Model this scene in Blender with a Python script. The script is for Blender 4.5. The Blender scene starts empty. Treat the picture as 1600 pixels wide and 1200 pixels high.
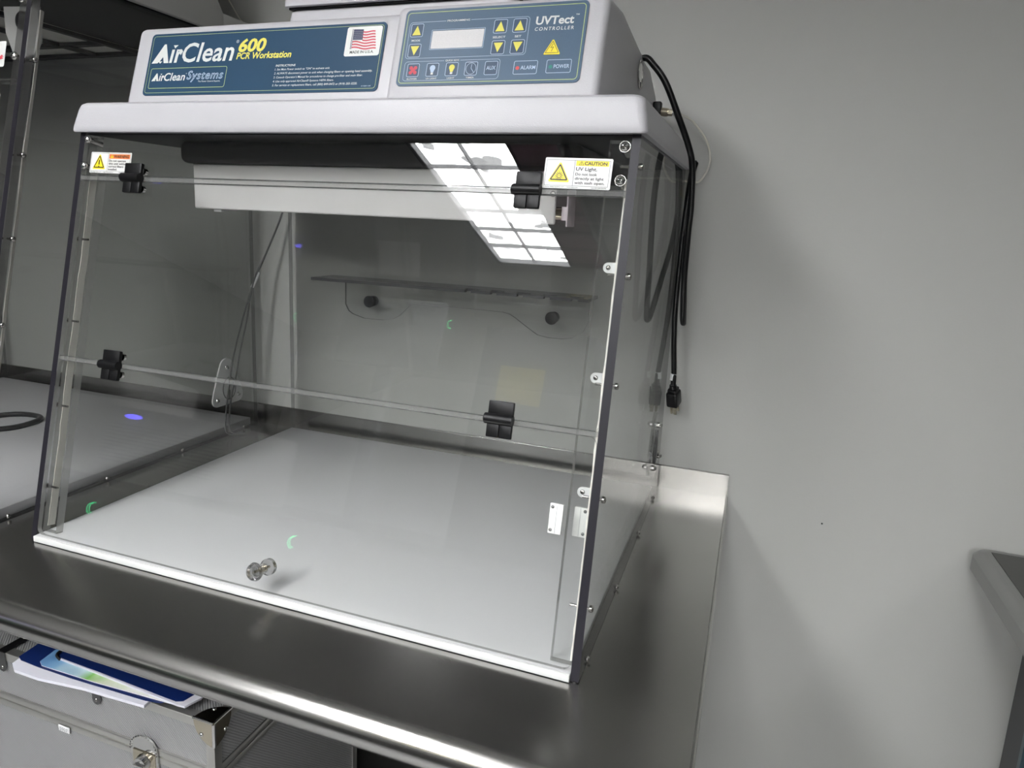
import bpy, bmesh, math, random
from mathutils import Matrix, Vector
random.seed(7)
S = bpy.context.scene
COL = S.collection

# ------------------------------------------------------------------ camera
# world: x along the bench, y into the room's back wall, z up; z = 0 is the bench top
cam_d = bpy.data.cameras.new('camera')
cam = bpy.data.objects.new('camera', cam_d)
COL.objects.link(cam)
Rm = [(0.93973412, 0.33913708, 0.0434261), (0.10631608, -0.16912951, -0.97984289), (-0.32495642, 0.92540869, -0.1949925)]
M = Matrix(((Rm[0][0], -Rm[1][0], -Rm[2][0], 0.94612526),
            (Rm[0][1], -Rm[1][1], -Rm[2][1], -0.6651419),
            (Rm[0][2], -Rm[1][2], -Rm[2][2], 0.48546084), (0, 0, 0, 1)))
cam.matrix_world = M
cam_d.sensor_fit = 'HORIZONTAL'
cam_d.sensor_width = 36.0
cam_d.lens = 36.0 * 1097.9 / 1600
cam_d.shift_x = (800 - 787) / 1600
cam_d.shift_y = -(600 - 560) / 1600
cam_d.clip_start = 0.02
S.camera = cam

# ------------------------------------------------------------------ world, exposure
w = bpy.data.worlds.new('room_air'); S.world = w; w.use_nodes = True
w.node_tree.nodes['Background'].inputs[0].default_value = (0.5, 0.5, 0.5, 1)
w.node_tree.nodes['Background'].inputs[1].default_value = 0.02
S.view_settings.view_transform = 'Standard'
S.view_settings.look = 'None'
S.view_settings.gamma = 1.0
S.view_settings.use_curve_mapping = False
S.view_settings.exposure = 0.38
S.cycles.transparent_max_bounces = 40
S.cycles.max_bounces = 12
S.cycles.glossy_bounces = 6
S.cycles.caustics_reflective = False
S.cycles.caustics_refractive = False
S.cycles.sample_clamp_indirect = 4.0
LAMP = 40.0          # radiance of a lit lamp channel

# ------------------------------------------------------------------ materials
def newmat(name):
    m = bpy.data.materials.new(name); m.use_nodes = True
    nt = m.node_tree
    for n in list(nt.nodes): nt.nodes.remove(n)
    out = nt.nodes.new('ShaderNodeOutputMaterial')
    return m, nt, out

def pbr(name, col, rough=0.5, metal=0.0, bump=0.0, bscale=200.0, stretch=(1, 1, 1), cvar=0.0, cscale=8.0, rvar=0.0, spec=0.5, emit=None, estr=0.0, bdist=0.001):
    m, nt, out = newmat(name)
    b = nt.nodes.new('ShaderNodeBsdfPrincipled')
    nt.links.new(b.outputs[0], out.inputs[0])
    b.inputs['Base Color'].default_value = (*col, 1)
    b.inputs['Roughness'].default_value = rough
    b.inputs['Metallic'].default_value = metal
    b.inputs['Specular IOR Level'].default_value = spec
    if emit:
        b.inputs['Emission Color'].default_value = (*emit, 1); b.inputs['Emission Strength'].default_value = estr
    tc = nt.nodes.new('ShaderNodeTexCoord'); mp = nt.nodes.new('ShaderNodeMapping')
    mp.inputs['Scale'].default_value = stretch
    nt.links.new(tc.outputs['Object'], mp.inputs[0])
    if bump:
        n = nt.nodes.new('ShaderNodeTexNoise'); n.inputs['Scale'].default_value = bscale; n.inputs['Detail'].default_value = 3
        nt.links.new(mp.outputs[0], n.inputs['Vector'])
        bp = nt.nodes.new('ShaderNodeBump'); bp.inputs['Strength'].default_value = bump; bp.inputs['Distance'].default_value = bdist
        nt.links.new(n.outputs[0], bp.inputs['Height']); nt.links.new(bp.outputs[0], b.inputs['Normal'])
    if cvar or rvar:
        n = nt.nodes.new('ShaderNodeTexNoise'); n.inputs['Scale'].default_value = cscale; n.inputs['Detail'].default_value = 4
        nt.links.new(mp.outputs[0], n.inputs['Vector'])
        if cvar:
            r = nt.nodes.new('ShaderNodeMapRange'); r.inputs[3].default_value = 1 - cvar; r.inputs[4].default_value = 1 + cvar
            nt.links.new(n.outputs[0], r.inputs[0])
            mx = nt.nodes.new('ShaderNodeVectorMath'); mx.operation = 'SCALE'; mx.inputs[0].default_value = col
            nt.links.new(r.outputs[0], mx.inputs['Scale']); nt.links.new(mx.outputs[0], b.inputs['Base Color'])
        if rvar:
            r = nt.nodes.new('ShaderNodeMapRange'); r.inputs[3].default_value = max(0, rough - rvar); r.inputs[4].default_value = rough + rvar
            nt.links.new(n.outputs[0], r.inputs[0]); nt.links.new(r.outputs[0], b.inputs['Roughness'])
    return m

def acrylic(name, tint=(0.965, 0.97, 0.965), solid=None, solid_amt=0.0, srough=0.25):
    """clear sheet: straight-through transmission plus a Schlick mirror, both faces alike"""
    m, nt, out = newmat(name)
    tr = nt.nodes.new('ShaderNodeBsdfTransparent'); tr.inputs[0].default_value = (*tint, 1)
    gl = nt.nodes.new('ShaderNodeBsdfGlossy'); gl.inputs['Roughness'].default_value = 0.0
    geo = nt.nodes.new('ShaderNodeNewGeometry')
    dot = nt.nodes.new('ShaderNodeVectorMath'); dot.operation = 'DOT_PRODUCT'
    nt.links.new(geo.outputs['Incoming'], dot.inputs[0]); nt.links.new(geo.outputs['Normal'], dot.inputs[1])
    ab = nt.nodes.new('ShaderNodeMath'); ab.operation = 'ABSOLUTE'; nt.links.new(dot.outputs['Value'], ab.inputs[0])
    om = nt.nodes.new('ShaderNodeMath'); om.operation = 'SUBTRACT'; om.inputs[0].default_value = 1.0; nt.links.new(ab.outputs[0], om.inputs[1])
    pw = nt.nodes.new('ShaderNodeMath'); pw.operation = 'POWER'; pw.inputs[1].default_value = 5.0; nt.links.new(om.outputs[0], pw.inputs[0])
    mr = nt.nodes.new('ShaderNodeMapRange'); mr.inputs[3].default_value = 0.039; mr.inputs[4].default_value = 0.9
    nt.links.new(pw.outputs[0], mr.inputs[0])
    base = tr
    if solid:
        d = nt.nodes.new('ShaderNodeBsdfPrincipled'); d.inputs['Base Color'].default_value = (*solid, 1); d.inputs['Roughness'].default_value = srough
        mx0 = nt.nodes.new('ShaderNodeMixShader'); mx0.inputs[0].default_value = solid_amt
        nt.links.new(tr.outputs[0], mx0.inputs[1]); nt.links.new(d.outputs[0], mx0.inputs[2]); base = mx0
    mx = nt.nodes.new('ShaderNodeMixShader')
    nt.links.new(mr.outputs[0], mx.inputs[0]); nt.links.new(base.outputs[0], mx.inputs[1]); nt.links.new(gl.outputs[0], mx.inputs[2])
    nt.links.new(mx.outputs[0], out.inputs[0])
    return m

m_wall = pbr('wall_paint', (0.46, 0.46, 0.437), 0.45, bump=0.25, bscale=260, cvar=0.02, cscale=3, bdist=0.0006)
m_wall_dim = pbr('far_wall_paint', (0.72, 0.72, 0.70), 0.6)
m_ceil = pbr('ceiling_tile', (0.82, 0.82, 0.80), 0.9, bump=0.3, bscale=120)
m_floor = pbr('vinyl_floor', (0.32, 0.32, 0.32), 0.35, cvar=0.15, cscale=40)
m_steel = pbr('brushed_steel', (0.52, 0.51, 0.49), 0.22, 1.0, bump=0.22, bscale=900, stretch=(0.012, 1, 1), cvar=0.05, cscale=6, rvar=0.05, bdist=0.0002)
m_steel_y = pbr('brushed_steel_side', (0.56, 0.55, 0.53), 0.24, 1.0, bump=0.3, bscale=600, stretch=(1, 0.03, 1), bdist=0.0003)
m_steel_dark = pbr('dull_steel', (0.20, 0.20, 0.20), 0.4, 1.0)
m_shell = pbr('textured_white_shell', (0.56, 0.55, 0.575), 0.38, bump=0.4, bscale=900, bdist=0.0005, spec=0.5)
m_shell_grey = pbr('textured_grey_shell', (0.52, 0.52, 0.50), 0.4, bump=0.4, bscale=300, bdist=0.0006)
m_white = pbr('white_enamel', (0.80, 0.78, 0.765), 0.28, cvar=0.01)
m_deck = pbr('white_deck', (0.56, 0.56, 0.565), 0.33, cvar=0.02, cscale=5, spec=0.35)
m_black_in = pbr('black_plenum', (0.005, 0.005, 0.006), 0.6, spec=0.2)
m_black = pbr('black_plastic', (0.0045, 0.0045, 0.005), 0.42, spec=0.25, bump=0.1, bscale=300)
m_rubber = pbr('black_rubber', (0.004, 0.004, 0.0045), 0.34, spec=0.3)
m_chrome = pbr('chrome', (0.75, 0.74, 0.72), 0.12, 1.0)
m_screw = pbr('screw_steel', (0.52, 0.50, 0.48), 0.22, 1.0)
m_brass = pbr('plated_brass', (0.62, 0.56, 0.44), 0.14, 1.0)
m_navy = pbr('label_blue', (0.024, 0.064, 0.118), 0.45, spec=0.15, cvar=0.03, cscale=60)
m_slate = pbr('keypad_blue', (0.078, 0.128, 0.195), 0.42, spec=0.25, cvar=0.06, cscale=500)
m_keydark = pbr('keypad_key_blue', (0.045, 0.078, 0.130), 0.42, spec=0.25)
m_txt = pbr('white_ink', (0.72, 0.74, 0.72), 0.5)
m_pale = pbr('pale_blue_ink', (0.50, 0.62, 0.78), 0.5)
m_yel = pbr('yellow_ink', (0.78, 0.72, 0.12), 0.5)
m_green_line = pbr('lime_ink', (0.50, 0.62, 0.25), 0.5)
m_red = pbr('red_ink', (0.62, 0.06, 0.09), 0.5)
m_flagblue = pbr('flag_blue_ink', (0.015, 0.02, 0.07), 0.5)
m_blk = pbr('black_ink', (0.01, 0.01, 0.01), 0.5)
m_orange = pbr('orange_ink', (0.85, 0.22, 0.05), 0.5)
m_sticker = pbr('white_sticker', (0.80, 0.80, 0.78), 0.35)
m_stickyel = pbr('warning_yellow', (0.88, 0.72, 0.02), 0.4)
m_lcd = pbr('lcd_glass', (0.60, 0.59, 0.59), 0.3, bump=0.3, bscale=1800, cvar=0.15, cscale=900, emit=(1, 0.97, 0.98), estr=0.06)
m_redled = pbr('red_lamp', (0.7, 0.08, 0.08), 0.3)
m_grnled = pbr('green_lamp', (0.02, 0.22, 0.17), 0.3)
m_clear = acrylic('clear_acrylic', (0.985, 0.988, 0.985))
m_clear_back = acrylic('clear_acrylic_rear', (0.985, 0.988, 0.985))
m_edge_dark = pbr('acrylic_side_edge', (0.014, 0.013, 0.018), 0.45, spec=0.25)  # clear edge coloured dark to imitate refraction
m_edge_light = acrylic('acrylic_sash_edge', (0.75, 0.75, 0.74), (0.62, 0.62, 0.60), 0.42, 0.15)  # edge lightened to imitate light caught in the cut sheet
m_edge_mid = acrylic('acrylic_shelf_edge', (0.3, 0.3, 0.33), (0.10, 0.10, 0.11), 0.75, 0.2)
m_edge_rear = acrylic('acrylic_rear_edge', (0.62, 0.62, 0.62), (0.2, 0.2, 0.2), 0.25, 0.2)
m_seam = acrylic('acrylic_seam_line', (0.5, 0.5, 0.5), (0.12, 0.12, 0.12), 0.4, 0.3)
m_frost = acrylic('frosted_acrylic', (0.85, 0.85, 0.85), (0.80, 0.80, 0.80), 0.95, 0.4)
m_tape = pbr('white_gasket', (0.74, 0.72, 0.66), 0.7, bump=0.5, bscale=80)
m_leaf = pbr('dark_port_edge', (0.06, 0.06, 0.06), 0.4)
m_uvglass = pbr('lamp_tube_glass', (0.72, 0.66, 0.68), 0.15)
m_pinkplate = pbr('lamp_holder_white', (0.75, 0.68, 0.72), 0.3)
m_filter = pbr('pleated_filter', (0.72, 0.71, 0.66), 0.6)
m_tubewhite = pbr('ivory_tubing', (0.72, 0.70, 0.62), 0.4)
m_tag = pbr('white_cord_tag', (0.82, 0.82, 0.82), 0.4)
m_caselid = None
m_paper = pbr('white_paper', (0.78, 0.77, 0.84), 0.7)
m_blue_cover = pbr('blue_card', (0.006, 0.020, 0.115), 0.35)
m_blackcase = pbr('case_side_shadow_grey', (0.30, 0.30, 0.30), 0.45, 0.6)
m_cabinet = pbr('grey_cabinet', (0.30, 0.31, 0.32), 0.5)
m_cabedge = pbr('teal_grey_edge', (0.05, 0.08, 0.095), 0.3)
m_beige = pbr('beige_panel', (0.36, 0.34, 0.26), 0.5)
m_dark = pbr('charcoal_cabinet', (0.05, 0.05, 0.052), 0.5)
m_blueled = pbr('blue_indicator', (0.05, 0.05, 0.8), 0.3, emit=(0.12, 0.10, 1.0), estr=14.0)
m_greenring = pbr('green_indicator', (0.05, 0.6, 0.2), 0.3, emit=(0.05, 1.0, 0.35), estr=7.0)

def mat_case():
    m, nt, out = newmat('ribbed_aluminium_sheet')
    b = nt.nodes.new('ShaderNodeBsdfPrincipled'); nt.links.new(b.outputs[0], out.inputs[0])
    b.inputs['Base Color'].default_value = (0.50, 0.49, 0.47, 1); b.inputs['Roughness'].default_value = 0.42; b.inputs['Metallic'].default_value = 0.55
    tc = nt.nodes.new('ShaderNodeTexCoord')
    wv = nt.nodes.new('ShaderNodeTexWave'); wv.bands_direction = 'DIAGONAL'; wv.inputs['Scale'].default_value = 130; wv.inputs['Distortion'].default_value = 0.6
    nt.links.new(tc.outputs['Object'], wv.inputs[0])
    bp = nt.nodes.new('ShaderNodeBump'); bp.inputs['Strength'].default_value = 0.6; bp.inputs['Distance'].default_value = 0.001
    nt.links.new(wv.outputs[0], bp.inputs['Height']); nt.links.new(bp.outputs[0], b.inputs['Normal'])
    mr = nt.nodes.new('ShaderNodeMapRange'); mr.inputs[3].default_value = 0.40; mr.inputs[4].default_value = 0.54
    nt.links.new(wv.outputs[0], mr.inputs[0])
    cb = nt.nodes.new('ShaderNodeCombineColor')
    for i in range(3): nt.links.new(mr.outputs[0], cb.inputs[i])
    nt.links.new(cb.outputs[0], b.inputs['Base Color'])
    return m
m_caselid = mat_case()
m_alu = pbr('aluminium_profile', (0.60, 0.59, 0.56), 0.3, 0.9)

def mat_leaflet():
    m, nt, out = newmat('printed_leaflet')
    b = nt.nodes.new('ShaderNodeBsdfPrincipled'); nt.links.new(b.outputs[0], out.inputs[0]); b.inputs['Roughness'].default_value = 0.3
    tc = nt.nodes.new('ShaderNodeTexCoord'); n = nt.nodes.new('ShaderNodeTexNoise'); n.inputs['Scale'].default_value = 16; n.inputs['Detail'].default_value = 2
    nt.links.new(tc.outputs['Object'], n.inputs['Vector'])
    sp = nt.nodes.new('ShaderNodeSeparateXYZ'); nt.links.new(tc.outputs['Object'], sp.inputs[0])
    ad = nt.nodes.new('ShaderNodeMath'); ad.operation = 'MULTIPLY_ADD'; ad.inputs[1].default_value = 3.6
    nt.links.new(sp.outputs[0], ad.inputs[0])
    sb = nt.nodes.new('ShaderNodeMath'); sb.operation = 'MULTIPLY_ADD'; sb.inputs[1].default_value = 0.5; sb.inputs[2].default_value = -0.12
    nt.links.new(n.outputs[0], sb.inputs[0]); nt.links.new(sb.outputs[0], ad.inputs[2])
    r = nt.nodes.new('ShaderNodeValToRGB'); nt.links.new(ad.outputs[0], r.inputs[0])
    cr = r.color_ramp; cr.elements[0].color = (0.12, 0.28, 0.55, 1); cr.elements[0].position = 0.1
    cr.elements[1].color = (0.85, 0.86, 0.8, 1); cr.elements[1].position = 0.75
    for p, c in ((0.25, (0.25, 0.48, 0.72, 1)), (0.4, (0.62, 0.8, 0.85, 1)), (0.52, (0.25, 0.6, 0.12, 1)), (0.62, (0.75, 0.82, 0.6, 1))):
        e = cr.elements.new(p); e.color = c
    nt.links.new(r.outputs[0], b.inputs['Base Color'])
    return m
m_leaflet = mat_leaflet()

def mat_lamp(name, strength, tint, lo, hi):
    m, nt, out = newmat(name)
    e = nt.nodes.new('ShaderNodeEmission'); nt.links.new(e.outputs[0], out.inputs[0])
    e.inputs[0].default_value = (*tint, 1)
    tc = nt.nodes.new('ShaderNodeTexCoord')
    mp = nt.nodes.new('ShaderNodeMapping'); mp.inputs['Rotation'].default_value = (0, 0, 0.35)
    nt.links.new(tc.outputs['Object'], mp.inputs[0])
    v = nt.nodes.new('ShaderNodeTexVoronoi'); v.distance = 'CHEBYCHEV'; v.inputs['Scale'].default_value = 11
    nt.links.new(mp.outputs[0], v.inputs['Vector'])
    sc = nt.nodes.new('ShaderNodeSeparateColor'); nt.links.new(v.outputs['Color'], sc.inputs[0])
    mr = nt.nodes.new('ShaderNodeMapRange'); mr.inputs[3].default_value = lo * strength; mr.inputs[4].default_value = hi * strength  # patchy emission imitates reflections in the louver cells
    nt.links.new(sc.outputs[0], mr.inputs[0]); nt.links.new(mr.outputs[0], e.inputs[1])
    return m
m_lamp = mat_lamp('lit_lamp_channel', LAMP, (0.98, 0.99, 1.0), 0.10, 1.90)
m_lampoff = pbr('unlit_lamp_channel', (0.66, 0.42, 0.50), 0.4, 0.3)
m_louver = pbr('louver_blade', (0.60, 0.60, 0.61), 0.25, 0.85)

# ------------------------------------------------------------------ mesh builder
class MB:
    def __init__(s): s.bm = bmesh.new(); s.mats = []; s.T = Matrix.Identity(4)
    def mi(s, m):
        if m not in s.mats: s.mats.append(m)
        return s.mats.index(m)
    def absorb(s, b2, m, smooth=False, T=None):
        i = s.mi(m); T = s.T @ T if T is not None else s.T
        vm = {}
        for v in b2.verts: vm[v] = s.bm.verts.new(T @ v.co)
        for f in b2.faces:
            try: nf = s.bm.faces.new([vm[v] for v in f.verts])
            except ValueError: continue
            nf.material_index = i if f.material_index == 0 else s.mi(s.extra); nf.smooth = smooth
        b2.free()
    def box(s, x0, x1, y0, y1, z0, z1, m, bevel=0.0, seg=2, T=None):
        b = bmesh.new()
        bmesh.ops.create_cube(b, size=1)
        for v in b.verts: v.co = Vector(((x0 + x1) / 2 + v.co.x * (x1 - x0), (y0 + y1) / 2 + v.co.y * (y1 - y0), (z0 + z1) / 2 + v.co.z * (z1 - z0)))
        if bevel: bmesh.ops.bevel(b, geom=list(b.edges), offset=bevel, segments=seg, affect='EDGES', profile=0.5)
        s.absorb(b, m, bool(bevel) and seg > 1, T); return s
    def prism(s, pts, a0, a1, m, axis='w', bevel=0.0, seg=2, edge=None, T=None, smooth=False):
        """pts: outline (p,q); extruded along axis.  axis 'x': (y,z); 'y': (x,z); 'w'/'z': (x,y)"""
        def co(p, a):
            return Vector((a, p[0], p[1])) if axis == 'x' else Vector((p[0], a, p[1])) if axis == 'y' else Vector((p[0], p[1], a))
        b = bmesh.new()
        lo = [b.verts.new(co(p, a0)) for p in pts]; hi = [b.verts.new(co(p, a1)) for p in pts]
        b.faces.new(lo[::-1]); b.faces.new(hi)
        n = len(pts)
        for i in range(n):
            f = b.faces.new([lo[i], lo[(i + 1) % n], hi[(i + 1) % n], hi[i]])
            if edge: f.material_index = 1
        bmesh.ops.recalc_face_normals(b, faces=b.faces)
        if bevel: bmesh.ops.bevel(b, geom=list(b.edges), offset=bevel, segments=seg, affect='EDGES', profile=0.5)
        if edge: s.extra = edge
        s.absorb(b, m, smooth or (bool(bevel) and seg > 1), T); return s
    def cyl(s, p0, p1, r, m, n=20, r2=None, T=None):
        p0, p1 = Vector(p0), Vector(p1); d = p1 - p0
        b = bmesh.new(); bmesh.ops.create_cone(b, cap_ends=True, segments=n, radius1=r, radius2=r if r2 is None else r2, depth=d.length)
        R = d.to_track_quat('Z', 'Y').to_matrix().to_4x4(); R.translation = (p0 + p1) / 2
        for v in b.verts: v.co = R @ v.co
        i = s.mi(m); TT = s.T @ T if T is not None else s.T; vm = {}
        for v in b.verts: vm[v] = s.bm.verts.new(TT @ v.co)
        for f in b.faces:
            nf = s.bm.faces.new([vm[v] for v in f.verts]); nf.material_index = i; nf.smooth = len(f.verts) == 4
        b.free(); return s
    def dome(s, c, axis, r, h, m, n=16, T=None):
        """low dome (screw head) at c, pointing along axis"""
        b = bmesh.new(); rings = []
        for k in range(4):
            a = k / 4 * math.pi / 2; rings.append([b.verts.new((r * math.cos(a) * math.cos(t * 2 * math.pi / n), r * math.cos(a) * math.sin(t * 2 * math.pi / n), h * math.sin(a))) for t in range(n)])
        top = b.verts.new((0, 0, h))
        for k in range(3):
            for t in range(n): b.faces.new([rings[k][t], rings[k][(t + 1) % n], rings[k + 1][(t + 1) % n], rings[k + 1][t]])
        for t in range(n): b.faces.new([rings[3][t], rings[3][(t + 1) % n], top])
        b.faces.new(rings[0][::-1])
        R = Vector(axis).to_track_quat('Z', 'Y').to_matrix().to_4x4(); R.translation = Vector(c)
        for v in b.verts: v.co = R @ v.co
        s.absorb(b, m, True, T); return s
    def screw(s, c, axis, r, h, m=None, T=None):
        s.dome(c, axis, r, h, m or m_screw, T=T)
        a = Vector(axis).normalized(); c = Vector(c)
        u = a.orthogonal().normalized(); v = a.cross(u)
        for d in (u, v):
            s.cyl(c + a * h * 1.01 - d * r * 0.5, c + a * h * 1.01 + d * r * 0.5, r * 0.11, m_blk, 6, T=T)
        return s
    def tube(s, pts, r, m, n=12, sub=8, closed=False, T=None):
        P = [Vector(p) for p in pts]; path = []
        if len(P) > 2 and sub > 1:
            N = len(P)
            for i in range(N if closed else N - 1):
                g = (lambda k: P[k % N]) if closed else (lambda k: P[max(0, min(N - 1, k))])
                a, b_, c, d = g(i - 1), g(i), g(i + 1), g(i + 2)
                for k in range(sub):
                    t = k / sub
                    path.append(0.5 * ((2 * b_) + (c - a) * t + (2 * a - 5 * b_ + 4 * c - d) * t * t + (3 * b_ - a - 3 * c + d) * t ** 3))
            if not closed: path.append(P[-1])
        else: path = P
        b = bmesh.new(); rings = []; prev = None; L = len(path)
        for i, p in enumerate(path):
            t = (path[(i + 1) % L] - path[i - 1]) if closed else path[min(L - 1, i + 1)] - path[max(0, i - 1)]
            t.normalize()
            u = (prev - t * prev.dot(t)) if prev else t.orthogonal()
            u.normalize(); prev = u; v = t.cross(u)
            rr = r[min(i, len(r) - 1)] if isinstance(r, (list, tuple)) else r
            rings.append([b.verts.new(p + (u * math.cos(k * 2 * math.pi / n) + v * math.sin(k * 2 * math.pi / n)) * rr) for k in range(n)])
        for i in range(L if closed else L - 1):
            A, B = rings[i], rings[(i + 1) % L]
            for k in range(n): b.faces.new([A[k], A[(k + 1) % n], B[(k + 1) % n], B[k]])
        if not closed: b.faces.new(rings[0][::-1]); b.faces.new(rings[-1])
        s.absorb(b, m, True, T); return s
    def loft(s, secs, m, T=None, n=6):
        """secs: (z, x0, x1, y0, y1, r) rounded rectangles stacked in z"""
        b = bmesh.new(); rings = []
        for z, x0, x1, y0, y1, r in secs:
            ring = []
            for cx, cy, a0 in ((x1 - r, y1 - r, 0), (x0 + r, y1 - r, 90), (x0 + r, y0 + r, 180), (x1 - r, y0 + r, 270)):
                for k in range(n + 1):
                    a = math.radians(a0 + 90 * k / n); ring.append(b.verts.new((cx + r * math.cos(a), cy + r * math.sin(a), z)))
            rings.append(ring)
        L = len(rings[0])
        for A, B in zip(rings, rings[1:]):
            for k in range(L): b.faces.new([A[k], A[(k + 1) % L], B[(k + 1) % L], B[k]])
        b.faces.new(rings[0][::-1]); b.faces.new(rings[-1])
        s.absorb(b, m, True, T); return s
    def build(s, name, parent=None, loc=None, autosmooth=True):
        me = bpy.data.meshes.new(name)
        off = Vector(loc) if loc else None
        if off:
            for v in s.bm.verts: v.co -= off
        s.bm.normal_update(); s.bm.to_mesh(me); s.bm.free()
        for m in s.mats: me.materials.append(m)
        if autosmooth:
            try: me.set_sharp_from_angle(angle=math.radians(35))
            except Exception: pass
        o = bpy.data.objects.new(name, me); COL.objects.link(o)
        if off: o.location = off
        if parent:
            o.parent = parent
            if parent.type == 'EMPTY' or True:
                bpy.context.view_layer.update()
                o.matrix_parent_inverse = parent.matrix_world.inverted()
        return o

def tag(o, label=None, cat=None, group=None, kind=None):
    if label: o['label'] = label
    if cat: o['category'] = cat
    if group: o['group'] = group
    if kind: o['kind'] = kind
    return o
def thing(name, label, cat, loc=(0, 0, 0), group=None):
    o = bpy.data.objects.new(name, None); COL.objects.link(o); o.location = loc; o.empty_display_size = 0.05
    return tag(o, label, cat, group)
def struct(name, mb):
    return tag(mb.build(name), kind='structure')

def rrect(x0, x1, y0, y1, r, n=5, shear=0.0):
    out = []
    for cx, cy, a0 in ((x1 - r, y1 - r, 0), (x0 + r, y1 - r, 90), (x0 + r, y0 + r, 180), (x1 - r, y0 + r, 270)):
        for k in range(n + 1):
            a = math.radians(a0 + 90 * k / n); out.append((cx + r * math.cos(a), cy + r * math.sin(a)))
    return out

def frame(mb, x0, x1, y0, y1, r, t, w0, w1, m, T=None):
    """thin rounded outline line"""
    o = rrect(x0, x1, y0, y1, r); i = rrect(x0 + t, x1 - t, y0 + t, y1 - t, max(r - t, 0.0003))
    ribbon(mb, o, i, w1, m, T)
def ribbon(mb, o, i, w, m, T=None):
    b = bmesh.new(); A = [b.verts.new((p[0], p[1], w)) for p in o]; B = [b.verts.new((p[0], p[1], w)) for p in i]
    for k in range(len(o)):
        b.faces.new([A[k], A[(k + 1) % len(o)], B[(k + 1) % len(o)], B[k]])
    mb.absorb(b, m, False, T)
def line(mb, pts, t, w, m, T=None):
    b = bmesh.new()
    for (x0, y0), (x1, y1) in zip(pts, pts[1:]):
        d = Vector((x1 - x0, y1 - y0)); 
        if d.length < 1e-7: continue
        nrm = Vector((-d.y, d.x)).normalized() * t / 2
        b.faces.new([b.verts.new((x0 - nrm.x, y0 - nrm.y, w)), b.verts.new((x1 - nrm.x, y1 - nrm.y, w)), b.verts.new((x1 + nrm.x, y1 + nrm.y, w)), b.verts.new((x0 + nrm.x, y0 + nrm.y, w))])
    mb.absorb(b, m, False, T)
def poly(mb, pts, w, m, T=None):
    b = bmesh.new(); f = b.faces.new([b.verts.new((p[0], p[1], w)) for p in pts]); 
    mb.absorb(b, m, False, T)

def text(mb, s, x0, x1, y0, y1, m, w=0.0003, bold=0.0, shear=0.0, space=1.0, outline=False, T=None, smallcaps=None):
    """lettering fitted to the box x0..x1, y0..y1 (y0 baseline, y1 top of the tallest letter)"""
    cu = bpy.data.curves.new('tmp', 'FONT'); cu.body = s; cu.size = 1.0; cu.offset = bold; cu.shear = shear; cu.space_character = space
    cu.resolution_u = 3
    ob = bpy.data.objects.new('tmp', cu); COL.objects.link(ob)
    dg = bpy.context.evaluated_depsgraph_get(); dg.update()
    me = bpy.data.meshes.new_from_object(ob.evaluated_get(dg))
    vs = [v.co for v in me.vertices]
    if not vs: return
    xa, xb = min(v.x for v in vs), max(v.x for v in vs); ya, yb = 0.0 - bold, max(v.y for v in vs)
    b = bmesh.new(); b.from_mesh(me)
    if outline:
        edges = [e for e in b.edges if len(e.link_faces) == 1]
        b2 = bmesh.new(); t = 0.045
        for e in edges:
            p, q = e.verts[0].co, e.verts[1].co; d = q - p
            if d.length < 1e-6: continue
            nn = Vector((-d.y, d.x, 0)).normalized() * t / 2
            b2.faces.new([b2.verts.new(p - nn), b2.verts.new(q - nn), b2.verts.new(q + nn), b2.verts.new(p + nn)])
        b.free(); b = b2
    for v in b.verts:
        v.co = Vector((x0 + (v.co.x - xa) / (xb - xa) * (x1 - x0), y0 + (v.co.y - ya) / (yb - ya) * (y1 - y0), w))
    for f in b.faces: f.material_index = 0
    mb.absorb(b, m, False, T)
    bpy.data.objects.remove(ob); bpy.data.curves.remove(cu); bpy.data.meshes.remove(me)

# ------------------------------------------------------------------ room shell
XL, XR, YF, YB, ZF, ZC = -3.4, 3.0, -5.2, 0.632, -0.9, 1.6
struct('floor', MB().box(XL, XR, YF, YB, ZF - 0.05, ZF, m_floor))
struct('ceiling', MB().box(XL, XR, YF, YB, ZC, ZC + 0.05, m_ceil))
wb = MB().box(XL, XR, YB, YB + 0.08, ZF, ZC, m_wall)
struct('wall_back', wb)
struct('wall_left', MB().box(XL - 0.08, XL, YF, YB, ZF, ZC, pbr('charcoal_wall_paint', (0.08, 0.08, 0.08), 0.6)))  # unseen wall darkened so the mirrored analyser stands out
struct('wall_right', MB().box(XR, XR + 0.08, YF, YB, ZF, ZC, pbr('dark_right_wall_paint', (0.12, 0.12, 0.12), 0.6)))  # unseen wall darkened to cut bounced light
struct('wall_front', MB().box(XL, XR, YF - 0.08, YF, ZF, ZC, m_wall_dim))
speck = MB(); speck.dome((1.103, YB, -0.021), (0, -1, 0), 0.0016, 0.0008, m_blk)
tag(speck.build('wall_mark'), 'tiny dark speck on the bare grey wall right of the bench', 'mark')

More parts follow.
